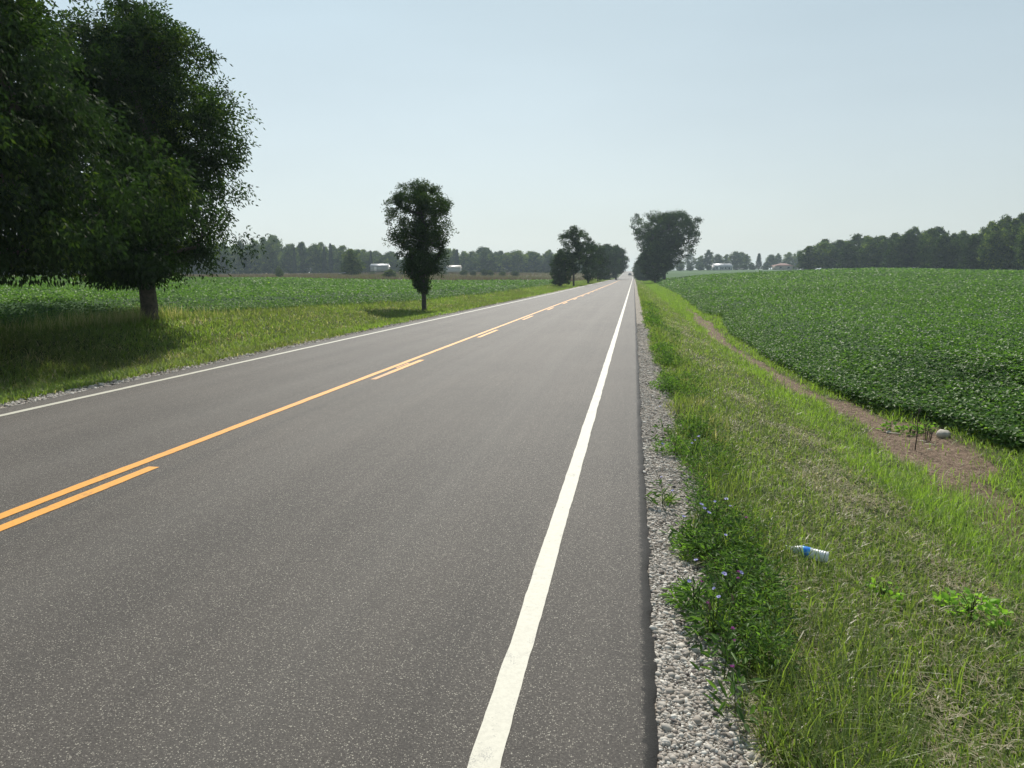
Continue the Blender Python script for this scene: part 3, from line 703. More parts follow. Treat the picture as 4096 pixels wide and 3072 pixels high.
# ---------------------------------------------------------------- trees
def rand_dir(n):
    d = rng.normal(size=(n, 3)); return d/np.linalg.norm(d, axis=1)[:, None]
def skeleton(height, prof, trunk_h, rad0, ntips, lean=(0, 0), forks=1, crown_c=(0, 0)):
    """tapering trunk with limbs reaching into the envelope; prof = [(z fraction, radius m)...]"""
    pz = np.array([p[0] for p in prof])*height; pr = np.array([p[1] for p in prof])
    nodes = [np.array([0, 0, -.15])]; par = [-1]
    nt_ = 7
    for i in range(1, nt_+1):
        t = i/nt_; nodes.append(np.array([lean[0]*t+rng.normal(0, .03)*rad0*2, lean[1]*t+rng.normal(0, .03)*rad0*2, trunk_h*t])); par.append(len(nodes)-2)
    top = len(nodes)-1
    tips = []
    for k in range(ntips):
        z = rng.uniform(trunk_h*.9, height*.93); r = np.interp(z, pz, pr)*math.sqrt(rng.random())*.82; a = rng.random()*6.283
        tips.append((crown_c[0]+r*math.cos(a), crown_c[1]+r*math.sin(a), z))
    tips = sorted(tips, key=lambda p: np.linalg.norm(np.array(p)-nodes[top]))
    for tp in tips:
        tp = np.array(tp); A = np.array(nodes)
        d = tp-A; L = np.linalg.norm(d, axis=1)
        cost = L+np.where(d[:, 2] < .15*L, 4*L, 0)+(np.arange(len(A)) < max(1, top-2))*50
        j = int(np.argmin(cost)); p0 = A[j]; m = (p0*.5+tp*.5)+rng.normal(0, .05, 3)*L[j]; m[2] += -.03*L[j]
        nodes.append(m); par.append(j); nodes.append(tp); par.append(len(nodes)-2)
    n = len(nodes); wgt = np.ones(n)
    for i in range(n-1, 0, -1): wgt[par[i]] += wgt[i]*.92
    rad = np.minimum(rad0*.9*(wgt/wgt[1])**.5, rad0*.62); rad[:top+1] = np.linspace(rad0*1.0, rad0*.88, top+1); rad[0] = rad0*1.35
    mb = MB(); A = np.array(nodes)
    mb.tube(A[:top+1], list(rad[:top+1]), 10)
    for i in range(top+1, n):
        p = par[i]
        r0 = min(rad[p], rad[i]*1.25) if p != top else rad[i]*1.1
        if rad[i] > .004: mb.tube([A[p], A[i]], [r0, rad[i]*.85], 5, cap=False)
    return mb, A[top+1:]

def crown(height, prof, tips, nclump, per, leaf, asp, spray, csize, droop=.5, shell=.55, asym=None, cc=(0, 0), six=False, holes=.0, zmin=0, flat=.75):
    pz = np.array([p[0] for p in prof])*height; pr = np.array([p[1] for p in prof])
    # clump centres: towards the envelope, some inside
    cz = []; 
    zs = np.linspace(pz[0], pz[-1], 200); area = np.interp(zs, pz, pr)+.15; area /= area.sum()
    z = rng.choice(zs, nclump, p=area)+rng.normal(0, .05, nclump)
    a = rng.random(nclump)*6.283
    r = np.interp(z, pz, pr)*np.clip(1-shell*rng.random(nclump)**1.6, 0, 1)
    lump = 1+.16*np.sin(a*3+z*.9/csize*.4+rng.random()*6)+.10*np.sin(a*5-z*1.7/csize*.4+2)
    r = np.maximum(r*lump-csize*.55, 0)
    cx = cc[0]+r*np.cos(a); cy = cc[1]+r*np.sin(a)
    C3 = np.stack([cx, cy, z], -1)
    cs = csize*rng.uniform(.55, 1.25, nclump)
    if len(tips):
        sel = tips; C3 = np.vstack([C3, sel]); cs = np.concatenate([cs, csize*rng.uniform(.4, .9, len(sel))])
    m = len(C3)*per
    ci = np.repeat(np.arange(len(C3)), per)
    d = rand_dir(m); rr = rng.random(m)**.45
    P = C3[ci]+d*(rr*cs[ci])[:, None]*np.array([1, 1, flat])
    keepz = P[:, 2] > zmin+.02*height; P = P[keepz]; m = len(P)
    out = P-np.array([cc[0], cc[1], height*.45]); out /= np.linalg.norm(out, axis=1)[:, None]
    dirs = out*.6+rand_dir(m)*.9+np.array([0, 0, -droop])
    dirs /= np.linalg.norm(dirs, axis=1)[:, None]
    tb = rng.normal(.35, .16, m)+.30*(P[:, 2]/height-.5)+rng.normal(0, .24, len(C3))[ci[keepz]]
    if spray:
        # compound leaf: leaflets in pairs along a drooping stalk
        VV = []; FF = []; TT = []; off = 0
        side = np.cross(dirs, rand_dir(m)); side /= np.linalg.norm(side, axis=1)[:, None]; nr = np.cross(side, dirs)
        RL = leaf*2.4
        for k, (t, s) in enumerate(((.25, 1), (.25, -1), (.6, 1), (.6, -1), (1., 0))):
            base = P+dirs*(RL*t)-np.array([0, 0, 1])*(RL*t*t*.45)
            dd = dirs*(.75 if s else 1)+side*s*.85-np.array([0, 0, .45])
            V, f, tt = leaves(base, dd, nr+rng.normal(0, .3, (m, 3)), leaf*rng.uniform(.75, 1.15, m), leaf*asp*rng.uniform(.8, 1.1, m), np.clip(tb, 0, 1), .1, six, .12)
            VV.append(V); FF.append(f[0]+off); TT.append(tt); off += len(V)
        return np.vstack(VV), [np.vstack(FF)], np.concatenate(TT)
    nr = rand_dir(m)+np.array([0, 0, .7])
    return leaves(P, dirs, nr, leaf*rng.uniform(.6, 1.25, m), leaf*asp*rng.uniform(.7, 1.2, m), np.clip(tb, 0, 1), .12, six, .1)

def make_tree(name, loc, height, prof, trunk_h, rad0, ntips, nclump, per, leaf, mleaf, mbark, label, spray=False, asp=.42, csize=.6, droop=.4, shell=.55, lean=(0, 0), cc=(0, 0), group=None, cat='tree', flat=.75, rz=0, zmin=0):
    global rng
    rng = np.random.default_rng(sum((i+1)*ord(ch) for i, ch in enumerate(label+name))+int(height*100))
    root = empty(name, loc, rz, label=label, cat=cat, group=group)
    mb, tips = skeleton(height, prof, trunk_h, rad0, ntips, lean, crown_c=cc)
    mb.build('trunk', mbark, root, smooth=True)
    V, f, t = crown(height, prof, tips, nclump, per, leaf, asp, spray, csize, droop, shell, cc=cc, flat=flat, zmin=zmin)
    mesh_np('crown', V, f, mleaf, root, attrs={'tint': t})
    return root
def stand(x, y): return (x, y, gz(x, y))

# the two big ash trees at the left
X2, Y2 = -13.9, 19.0
make_tree('ash_tree', stand(X2, Y2), 8.55, [(.16, 1.5), (.20, 2.0), (.28, 2.4), (.40, 2.6), (.61, 2.75), (.79, 2.5), (.91, 1.95), (1, 1.0)], 1.35, .25, 110, 350, 50, .125, M_ash, M_bark,
          'big dark ash tree with its thick trunk standing in shaded grass left of the road', True, .40, .60, .5, .8, cc=(0, 0), zmin=1.2, flat=.62)
make_tree('ash_tree', stand(-12.9, 11.2), 10.8, [(.10, 2.4), (.17, 3.7), (.28, 4.2), (.42, 3.6), (.55, 3.1), (.75, 2.4), (.9, 1.6), (1, .5)], 2.0, .28, 130, 450, 54, .13, M_ash, M_bark,
          'nearest leafy ash tree overhanging from the left edge of the photo', True, .38, .66, .75, .58, cc=(0, .2), lean=(.1, .1), zmin=1.55, flat=.6)
# the lone maple
x, y = at(1694, 40.5); 
make_tree('maple_tree', stand(x, y), 6.95, [(.18, .3), (.24, .65), (.30, .98), (.38, 1.35), (.54, 1.7), (.70, 1.85), (.82, 1.8), (.92, 1.6), (.98, 1.2), (1, .8)], 1.3, .135, 70, 370, 84, .12, M_lone, M_barkd,
          'lone slender maple with oval crown on the left verge in front of the crop', False, .48, .42, .3, 1.0, cc=(-.05, 0), zmin=.75)
# left roadside group beyond it
grp = 'trees lining the left side of the road ahead'
def road_tree(name, px, depth, top, rpx, prof, label, trunk=.2, per=46, ncl=120, leaf=.2, group=grp, rad=.16, cs=.5, m=M_elm, cc=(0, 0), tips=30, shell=.6):
    x, y = at(px, depth); z = gz(x, y); h = height_at(top, depth)-z; s = rpx/F*depth
    return make_tree(name, (x, y, z), h, [(a, b*s) for a, b in prof], h*trunk, rad, tips, int(ncl*1.5), per, leaf, m, M_barkd, label, False, .6, cs, .25, min(1, shell+.25), cc=cc, group=group)
P_round = [(.10, .55), (.25, .9), (.5, 1), (.7, .95), (.88, .65), (1, .15)]
P_vase = [(.28, .25), (.4, .55), (.55, .85), (.72, 1), (.88, .85), (1, .3)]
road_tree('maple_tree', 2241, 125, 1003, 47, [(.06, .5), (.15, .8), (.4, 1), (.65, .85), (.85, .5), (1, .1)], 'short dark bushy maple, first of the group ahead on the left roadside', .12, 60, 110, .24, cs=.5, m=M_lone)
road_tree('elm_tree', 2295, 122, 908, 68, P_vase, 'tall lighter green elm with bare trunk, second of the group ahead on the left', .30, 48, 120, .24, cs=.65, rad=.17)
road_tree('elm_tree', 2353, 145, 954, 50, [(.10, .35), (.3, .7), (.55, 1), (.8, .8), (1, .2)], 'thin elm with bare lower trunk behind the tall lighter green one', .15, 46, 100, .25, cs=.6, rad=.2)
road_tree('elm_tree', 2392, 185, 975, 48, P_round, 'pale green tree between the thin elm and the wide dark tree', .15, 46, 90, .30, cs=.7)
road_tree('maple_tree', 2425, 248, 981, 62, [(.08, .75), (.3, 1), (.6, 1), (.85, .7), (1, .2)], 'wide dark rounded maple overhanging the left edge of the road', .14, 60, 190, .4, cs=1.1, rad=.35)
road_tree('maple_tree', 2464, 262, 985, 54, [(.24, .5), (.36, .95), (.6, 1), (.85, .7), (1, .2)], 'last dark maple of the left row, crown reaching over the road', .22, 60, 170, .42, cs=1.1, rad=.35)
# right roadside
grp = 'trees lining the right side of the road ahead'
x, y = at(2657, 200)
road_tree('elm_tree', 2657, 200, 853, 130, [(.20, .22), (.28, .46), (.4, .72), (.55, .90), (.72, 1), (.88, .97), (.96, .88), (1, .66)], 'broadest dome crowned elm on the right side of the road ahead', .20, 66, 500, .38, cs=1.15, rad=.48, group=grp, tips=60, shell=.62)
road_tree('elm_tree', 2621, 190, 965, 62, [(.10, .4), (.25, .8), (.5, 1), (.75, .8), (1, .25)], 'lower dark tree with its own trunk just left of the largest elm', .17, 56, 170, .34, cs=.85, rad=.25, group=grp)
road_tree('elm_tree', 2585, 265, 1000, 46, [(.02, .7), (.2, .95), (.5, 1), (.8, .7), (1, .2)], 'bushy tree branching to the ground right of the road behind the elm', .1, 56, 150, .42, cs=1.0, rad=.25, group=grp)
road_tree('elm_tree', 2562, 330, 1018, 30, [(.02, .6), (.2, .9), (.5, 1), (.8, .7), (1, .2)], 'smaller tree farther along the right side of the road', .1, 50, 100, .5, cs=1.0, rad=.2, group=grp)
road_tree('elm_tree', 2552, 430, 1050, 20, [(.02, .6), (.2, .9), (.5, 1), (.8, .7), (1, .2)], 'farthest small tree on the right before the road crest', .1, 50, 80, .6, cs=1.1, rad=.2, group=grp)

# ---- woodland kinds, each built once then copied
def kids(o): return [c for c in o.children]
def copy_tree(src, loc, rz, sc, label, group, name=None):
    c = src.copy(); C.objects.link(c); c.location = loc; c.rotation_euler = (0, 0, rz); c.scale = sc
    c['label'] = label; c['group'] = group
    for k in src.children:
        d = k.copy(); C.objects.link(d); d.parent = c
    return c
KH = 16.0
def wood_kind(i, prof, cs, ncl, m=M_far, tr=.2):
    return make_tree('broadleaf_tree', (0, 0, 0), KH, prof, KH*tr, .3, 16, ncl, 40, .62, m, M_barkd, 'x', False, .7, cs, .2, .7, flat=.8)
kinds = [wood_kind(0, [(.06, 3.2), (.2, 4.8), (.45, 5.2), (.7, 4.4), (.88, 2.8), (1, .8)], 1.5, 150),
         wood_kind(1, [(.08, 2.4), (.25, 3.6), (.5, 4.4), (.75, 3.9), (.9, 2.4), (1, .5)], 1.3, 130),
         wood_kind(2, [(.18, 2.0), (.35, 3.8), (.55, 5.6), (.75, 5.2), (.9, 3.4), (1, 1.2)], 1.6, 140),
         wood_kind(3, [(.05, 3.0), (.2, 4.2), (.4, 4.0), (.6, 4.8), (.8, 3.4), (1, .6)], 1.2, 150)]
pale = wood_kind(4, [(.05, 2.4), (.25, 4.2), (.5, 4.4), (.75, 3.6), (1, .6)], 1.1, 90, M_pale)
def conifer():
    root = empty('conifer_tree', (0, 0, 0), label='x', cat='tree')
    mb = MB(); mb.tube([(0, 0, -.2), (0, 0, 8), (0, 0, 15.6)], [.28, .18, .03], 7); mb.build('trunk', M_barkd, root, True)
    P = []; Dv = []
    for z in np.arange(1.2, 15.8, .42):
        rr = 2.9*(1-z/16.2)**.85*rng.uniform(.8, 1.15); nb = 11
        for a in rng.random()*6+np.arange(nb)/nb*6.283:
            L = rr*rng.uniform(.7, 1.15)
            for t in np.linspace(.2, 1, 6): P.append((math.cos(a)*L*t, math.sin(a)*L*t, z-.22*L*t)); Dv.append((math.cos(a), math.sin(a), -.25))
    P = np.array(P)+rng.normal(0, .12, (len(P), 3)); Dv = np.array(Dv)+rng.normal(0, .35, (len(P), 3))
    V, f, t = leaves(P, Dv, rand_dir(len(P))+np.array([0, 0, 1.2]), rng.uniform(.5, .9, len(P)), rng.uniform(.3, .5, len(P)), rng.random(len(P)), .1, False, .2)
    mesh_np('crown', V, f, M_conif, root, attrs={'tint': t}); return root
conif = conifer()
used = set()
def plant(src, px, depth, top, wpx, label, group, name=None, basez=None):
    x, y = at(px, depth); z = gz(x, y) if basez is None else basez
    h = max(height_at(top, depth)-z, 1.0); sz = h/KH
    sw = sz if wpx is None else (wpx/2/F*depth)/(3.0 if src is conif else 5.0)
    sc = (sw, sw, sz); loc = (x, y, z-.05)
    if id(src) in used: return copy_tree(src, loc, rng.random()*6.28, sc, label, group)
    used.add(id(src)); src.location = loc; src.scale = sc; src.rotation_euler = (0, 0, rng.random()*6.28); src['label'] = label; src['group'] = group
    return src
def woods(profile, depths, spacing, label_fn, group, conif_p=0, rows=2, wj=(46, 70), xshift=0):
    px_ = [p[0] for p in profile]; tp = [p[1] for p in profile]
    x = px_[0]+xshift
    while x < px_[-1]:
        d = np.interp(x, [px_[0], px_[-1]], depths)
        for r in range(rows):
            px = x+rng.uniform(-.4, .4)*spacing+r*spacing*.5
            dep = d+r*rng.uniform(9, 16)+rng.uniform(-5, 5)
            top = float(np.interp(px, px_, tp))+rng.uniform(-6, 16)+(14 if r == 0 else 0)*rng.random()
            fr = 'front-row ' if r == 0 else 'middle-row ' if r == 1 and rows == 3 else 'back-row '
            tall = 'tall ' if top < float(np.interp(px, px_, tp))+2 else 'short ' if top > float(np.interp(px, px_, tp))+14 else ''
            if rng.random() < conif_p: plant(conif, px, dep, top-5, rng.uniform(22, 32), label_fn(px, fr+tall+'pointed conifer'), group)
            else:
                kk = (0, 3)[int(rng.integers(2))] if r == 2 else int(rng.integers(4))
                plant(kinds[kk], px, dep, top, rng.uniform(*wj), label_fn(px, fr+tall+('dense', 'narrow', 'open-topped', 'lumpy')[kk]+' tree'), group)
        x += spacing*rng.uniform(.8, 1.2)
def zoom3(x, y): return (850+x/2.011, 880+y/2.011)
prof = [(-300, 960), (300, 955), (700, 965)]+[zoom3(*p) for p in ((0, 190), (110, 185), (235, 150), (290, 185), (350, 160), (400, 150), (490, 118), (550, 160), (600, 180), (700, 175), (735, 165), (790, 190), (850, 190), (910, 180), (960, 205), (1080, 195), (1120, 230))]
woods(prof, (345, 375), 50, lambda p, k: k+' of the tall hazy wood'+(' hidden behind the big ash trees' if p < 880 else ' right beside the big ash crown' if p < 1010 else ' behind the pale silvery tree' if p < 1180 else ' left of the round field tree' if p < 1350 else ' behind the round field tree'), 'trees of the tall wood beyond the left field', .05, 3, (62, 96))
prof = [zoom3(*p) for p in ((1150, 245), (1240, 250), (1300, 255), (1400, 265), (1470, 262), (1520, 285), (1700, 270), (1860, 245), (1900, 225), (1990, 240), (2080, 245), (2110, 240), (2190, 222))]+[(2200, 1003), (2300, 1010), (2400, 1030)]
woods(prof, (385, 430), 42, lambda p, k: k+' of the low hazy wood'+(' above the half hidden barn' if p < 1540 else ' just left of the lone maple' if p < 1640 else ' behind the lone maple' if p < 1780 else ' behind the white shed' if p < 1880 else ' right of the white shed' if p < 2020 else ' midway between shed and roadside group' if p < 2160 else ' behind the roadside group'), 'trees of the low wood beyond the left field', .14, 3, (56, 88))
def zoom7(x, y): return (2600+x/1.4787, 820+y/1.4787)
prof = [zoom7(*p) for p in ((955, 235), (1000, 197), (1080, 202), (1130, 218), (1195, 177), (1300, 182), (1440, 172), (1540, 127), (1600, 150), (1690, 112), (1750, 170), (1830, 158), (1900, 165), (1960, 122), (2010, 92), (2100, 62), (2170, 42), (2212, 60))]+[(4360, 850)]
woods(prof, (285, 165), 62, lambda p, k: k+' of the dark wood'+(' at its left end' if p < 3330 else ' a little right of its left end' if p < 3480 else ' above the crest of the field' if p < 3640 else ' right of the field crest' if p < 3780 else ' where the wood steps nearer' if p < 3930 else ' at the right edge of the photo' if p < 4096 else ' beyond the right edge'), 'trees of the dark wood behind the right field', .0, 3, (84, 128))
# far trees round the two houses
for (zx, zy, wd, kd) in ((120, 350, 60, 1), (175, 322, 60, 1), (235, 278, 78, 9), (300, 300, 60, 0), (342, 265, 66, 1), (395, 292, 60, 2), (448, 292, 60, 3), (500, 276, 70, 2), (535, 280, 60, 2), (568, 290, 50, 1), (640, 284, 46, 8), (598, 340, 40, 1), (687, 332, 44, 1), (712, 294, 56, 2), (752, 286, 50, 3), (815, 280, 66, 0), (850, 290, 40, 8), (878, 270, 56, 2), (922, 275, 56, 3), (960, 300, 50, 0)):
    px, top = zoom7(zx, zy)
    lab = {0: 'dense broad tree', 1: 'narrow rounded tree', 2: 'open topped tree', 3: 'lumpy crowned tree', 8: 'pointed dark spruce', 9: 'pale thin crowned tree'}[kd]
    where = ' left of the grey roofed house' if zx < 372 else ' close behind the grey roofed house' if zx < 520 else ' between the two far houses' if zx < 740 else ' behind and right of the red roofed house'
    SEEN = globals().setdefault('SEEN', {}); SEEN[lab+where] = SEEN.get(lab+where, 0)+1
    if SEEN[lab+where] > 1: where += ', '+('second', 'third', 'fourth')[SEEN[lab+where]-2]+' from the left'
    plant(conif if kd == 8 else pale if kd == 9 else kinds[kd], px, 505+rng.uniform(-8, 14), top, wd/1.4787*1.15, lab+where, 'trees behind the far houses')
for (px, top, wd) in ((2720, 1058, 46), (2760, 1062, 40), (2800, 1056, 44), (2835, 1060, 36), (2945, 1060, 44), (2975, 1058, 44), (3010, 1062, 40), (3060, 1060, 40), (3175, 1062, 44), (3215, 1060, 40)):
    plant(kinds[1], px, 478, top, wd, 'low dark bush growing beside the far houses', 'bushes beside the far houses')['category'] = 'bush'
# single trees in the left meadow
plant(kinds[0], 1405, 235, 996, 96, 'largest round tree standing alone in the dry meadow', 'single trees of the left meadow')
plant(kinds[0], 1560, 190, 1077, 60, 'low rounded bush in the meadow left of the lone maple', 'single trees of the left meadow')['category'] = 'bush'
plant(pale, 1117, 170, 1069, 40, 'small pale silvery tree at the edge of the crop', 'single trees of the left meadow')
plant(kinds[3], 1609, 250, 1080, 34, 'small bush beside the low tan shed', 'bushes of the left meadow')['category'] = 'bush'
for px, top, wd in ((1855, 1080, 44), (1893, 1084, 32), (1937, 1076, 40), (1962, 1080, 36), (2010, 1086, 36), (2060, 1084, 44)):
    plant(kinds[1], px, 275, top, wd, 'low dark bush in the meadow right of the white shed', 'bushes of the left meadow')['category'] = 'bush'
for px in (1760, 1782, 1710, 1490, 1650):
    plant(pale, px, 285, 1086, 34, 'pale low shrub near the sheds in the meadow', 'pale shrubs of the left meadow')['category'] = 'bush'

# ---------------------------------------------------------------- buildings
M_wallw = simple('white_cladding', (.38, .40, .39), .6, .06, 1.5)
M_wallg = simple('grey_siding', (.30, .32, .31), .7, .1, 2)
M_brick = simple('pale_brick', (.42, .36, .32), .8, .12, 4)
M_tin = simple('tin_roof', (.32, .32, .32), .4, .10, 1.2, metal=.0)
M_rust = simple('rusty_tin_roof', (.42, .38, .32), .5, .25, 1.0)
M_redroof = simple('red_shingles', (.26, .13, .10), .85, .15, 4)
M_glass = simple('window_glass', (.03, .04, .05), .1, .1, 3)
M_trim = simple('white_trim', (.75, .75, .73), .5, .05)
M_tan = simple('tan_boards', (.42, .33, .22), .8, .2, 2)
def house(name, px, depth, L, Dp, wall_h, roof_h, rot, mw, mr, label, hip=False, wins=(), door=None, chim=False, over=.35, cat='house', base=None, sink=.1):
    x, y = at(px, depth); z = gz(x, y) if base is None else base
    root = empty(name, (x, y, z-sink), YAW+rot, label=label, cat=cat)
    w_ = MB(); w_.box((-L/2, -Dp/2, 0), (L/2, Dp/2, wall_h))
    if not hip:
        for sx in (-1, 1): w_.add([(sx*L/2, -Dp/2, wall_h), (sx*L/2, Dp/2, wall_h), (sx*L/2, 0, wall_h+roof_h*.93)], (), [(0, 1, 2) if sx > 0 else (0, 2, 1)])
    w_.build('wall', mw, root)
    r_ = MB(); a, b_ = L/2+over, Dp/2+over; e = wall_h-.1; tp = wall_h+roof_h; k = (L/2-Dp*.45 if hip else a); th = .12
    for dz in (0,):
        V = [(-a, -b_, e), (a, -b_, e), (a, b_, e), (-a, b_, e), (-k, 0, tp), (k, 0, tp),
             (-a, -b_, e+th), (a, -b_, e+th), (a, b_, e+th), (-a, b_, e+th), (-k, 0, tp+th), (k, 0, tp+th)]
        r_.add(V, [(6, 7, 11, 10), (8, 9, 10, 11), (0, 4, 5, 1), (2, 5, 4, 3), (0, 1, 7, 6), (2, 3, 9, 8)], [(7, 8, 11), (9, 6, 10), (1, 5, 2), (3, 4, 0)])
        r_.add(V, [(1, 2, 8, 7), (3, 0, 6, 9)])
    rf = r_.build('roof', mr, root)
    if chim:
        c_ = MB(); c_.box((L*.1, -.3, tp-.5), (L*.1+.6, .3, tp+.7)); c_.build('chimney', M_brick, rf)
    for (wx, wz, ww, wh) in wins:
        fr = MB(); yy = -Dp/2
        fr.box((wx-ww/2-.08, yy-.06, wz-.08), (wx+ww/2+.08, yy-.002, wz)); fr.box((wx-ww/2-.08, yy-.06, wz+wh), (wx+ww/2+.08, yy-.002, wz+wh+.08))
        fr.box((wx-ww/2-.08, yy-.06, wz), (wx-ww/2, yy-.002, wz+wh)); fr.box((wx+ww/2, yy-.06, wz), (wx+ww/2+.08, yy-.002, wz+wh))
        fo = fr.build('window', M_trim, root)
        g = MB(); g.box((wx-ww/2, yy-.03, wz), (wx+ww/2, yy-.004, wz+wh)); g.build('pane', M_glass, fo)
    if door:
        g = MB(); g.box((door-.5, -Dp/2-.05, .05), (door+.5, -Dp/2-.003, 2.1)); g.build('door', M_trim, root)
    return root
house('farm_house', 2887, 478, 11.2, 8, 2.3, 1.9, 0, M_wallg, M_tin, 'far low house with pale grey metal roof and a row of windows', wins=((-4.4, .7, 1.0, 1.2), (-1.8, .5, .8, 1.5), (-.6, .5, .8, 1.5), (1.2, .7, 1.0, 1.2), (3.6, .7, 1.4, 1.2)), door=-3.2, chim=True, sink=-.0)
house('farm_house', 3128, 478, 10.6, 8, 2.5, 1.5, 0, M_brick, M_redroof, 'far bungalow with reddish hipped roof and pale walls', hip=True, wins=((-2.6, .8, 1.6, 1.1), (2.6, .8, 1.6, 1.1)), door=0, chim=False, over=.9, sink=0)
house('shed', 1816, 300, 5.7, 5, 1.75, .95, 0, M_wallw, M_rust, 'small white shed with streaked pale roof right of the lone maple', wins=((-1.6, .6, .01, .01),)[:0], door=None, cat='shed', over=.1, base=height_at(1089, 300), sink=0)
house('barn', 1521, 318, 7.2, 6, 2.0, 1.0, 0, M_wallg, M_tin, 'low barn with pale metal roof half hidden by trees', door=-1.5, cat='barn', over=.3, base=height_at(1084, 318), sink=0)
house('shed', 1612, 262, 2.4, 2, 1.1, .45, 0, M_tan, M_tan, 'tiny tan wooden shed beside a bush in the meadow', cat='shed', over=.15)
# stilts of the raised white shed: low skirting down to the ground
x, y = at(1369, 228); z = gz(x, y)
lt = empty('field_shelter', (x, y, z), YAW, label='low open shelter with white sheet roof under the round meadow tree', cat='shelter')
mb = MB(); mb.add([(-1.0, -.7, .85), (1.0, -.7, 1.1), (1.0, .7, 1.25), (-1.0, .7, 1.0), (-1.0, -.7, .90), (1.0, -.7, 1.15), (1.0, .7, 1.30), (-1.0, .7, 1.05)], [(0, 3, 2, 1), (4, 5, 6, 7), (0, 1, 5, 4), (1, 2, 6, 5), (2, 3, 7, 6), (3, 0, 4, 7)]); mb.build('roof', M_tin, lt)
for sx, sy, hh in ((-.9, -.6, .86), (.9, -.6, 1.08), (.9, .6, 1.2), (-.9, .6, .98)):
    mb = MB(); mb.box((sx-.05, sy-.05, -.1), (sx+.05, sy+.05, hh)); mb.build('post', M_barkd, lt)

# ---------------------------------------------------------------- car
M_car = simple('dark_grey_car_paint', (.06, .07, .085), .3, .05, 3, metal=.5)
M_tyre = simple('tyre_rubber', (.02, .02, .02), .8)
M_rim = simple('alloy_rim', (.4, .4, .42), .35, metal=.8)
M_red = simple('tail_lamp', (.35, .02, .02), .3)
M_plate = simple('number_plate', (.7, .72, .75), .5)
M_chr = simple('dark_bumper', (.03, .03, .032), .6)
def car(x, y):
    z = float(zroad(np.array([y]))[0])
    slope = math.atan2(float(zroad(np.array([y+2.])[0])-zroad(np.array([y-2.])[0])), 4)
    r = empty('car', (x, y, z+.005), 0, label='dark grey car driving away uphill in the right lane', cat='car'); r.rotation_euler = (slope, 0, 0)
    def sec(yv, zb, zt, wb, wt, mid):
        return [(-wb, yv, zb), (wb, yv, zb), (wb+.03, yv, mid), (wt, yv, zt), (-wt, yv, zt), (-wb-.03, yv, mid)]
    b = MB(); b.loft([sec(-2.3, .42, .90, .80, .78, .65), sec(-2.2, .30, 1.02, .88, .82, .70), sec(-1.2, .28, 1.03, .90, .84, .72), (sec(0.8, .28, 1.02, .90, .84, .72)), sec(1.2, .28, .98, .90, .82, .70), sec(2.1, .30, .84, .86, .74, .62), sec(2.3, .40, .72, .78, .68, .58)]); b.build('body', M_car, r, True)
    b = MB(); b.loft([[(-.80, -2.15, 1.0), (.80, -2.15, 1.0), (.80, 1.15, 1.0), (-.80, 1.15, 1.0)], [(-.62, -1.75, 1.55), (.62, -1.75, 1.55), (.62, .35, 1.55), (-.62, .35, 1.55)]]); b.build('cabin_glass', M_glass, r)
    b = MB(); b.loft([[(-.65, -1.8, 1.53), (.65, -1.8, 1.53), (.65, .42, 1.53), (-.65, .42, 1.53)], [(-.58, -1.65, 1.62), (.58, -1.65, 1.62), (.58, .25, 1.62), (-.58, .25, 1.62)]]); b.build('car_roof', M_car, r, True)
    for sx in (-1, 1):
        for yy in (-1.4, 1.4):
            w_ = MB(); a = np.arange(18)/18*6.283
            w_.loft([[(sx*.70, yy+.34*math.cos(t), .34+.34*math.sin(t)) for t in a], [(sx*.91, yy+.34*math.cos(t), .34+.34*math.sin(t)) for t in a]]); wo = w_.build('wheel', M_tyre, r)
            w_ = MB(); w_.loft([[(sx*.90, yy+.21*math.cos(t), .34+.21*math.sin(t)) for t in a], [(sx*.922, yy+.19*math.cos(t), .34+.19*math.sin(t)) for t in a]]); w_.build('rim', M_rim, wo)
        b = MB(); b.box((sx*.66-.14, -2.33, .78), (sx*.66+.14, -2.18, .95)); b.build('tail_light', M_red, r)
        b = MB(); b.box((sx*.98-.09, .55, .98), (sx*.98+.09, .70, 1.12)); b.build('wing_mirror', M_car, r)
    b = MB(); b.box((-.84, -2.40, .34), (.84, -2.18, .56)); b.build('bumper', M_chr, r)
    b = MB(); b.box((-.26, -2.345, .66), (.26, -2.30, .80)); b.build('number_plate', M_plate, r)
car(-2.25, 432)

def hit(px, py, z):   # point above the ground by z metres seen at that place
    d = 3.0; g = 0.0
    for _ in range(60):
        x, y = at(px, d, g); g = gz(x, y)+z
        t = (1536-py)/F; ang = math.atan(t)-PITCH
        d = d*.5+.5*max(.8, (g-CAM_H)/math.tan(ang))
    return at(px, d, g)+(d,)

# ---------------------------------------------------------------- bottle
M_pet, nt, b = mat('clouded_plastic')
b.inputs['Base Color'].default_value = (.80, .84, .86, 1); b.inputs['Roughness'].default_value = .22; b.inputs['Transmission Weight'].default_value = .35; b.inputs['IOR'].default_value = 1.35
nt.links.new(ramp(nt, noise(nt, 30, 4, .6, obj_co(nt)), [(.35, (.66, .70, .72)), (.65, (.88, .90, .91))]), b.inputs['Base Color'])
M_lab, nt, b = mat('blue_wrapper')
nt.links.new(ramp(nt, noise(nt, 38, 3, .6, obj_co(nt)), [(.42, (.01, .16, .62)), (.56, (.02, .30, .75)), (.66, (.35, .65, .80))]), b.inputs['Base Color']); b.inputs['Roughness'].default_value = .3
M_cap = simple('white_cap', (.78, .80, .80), .4, .05)
def lathe(mb, prof, n=28):
    rings = []
    for x, r in prof: a = np.arange(n)/n*6.283185; rings.append(np.stack([np.full(n, x), r*np.cos(a), r*np.sin(a)], -1))
    mb.loft(rings)
bx, by, _d = hit(3228, 2222, .05)
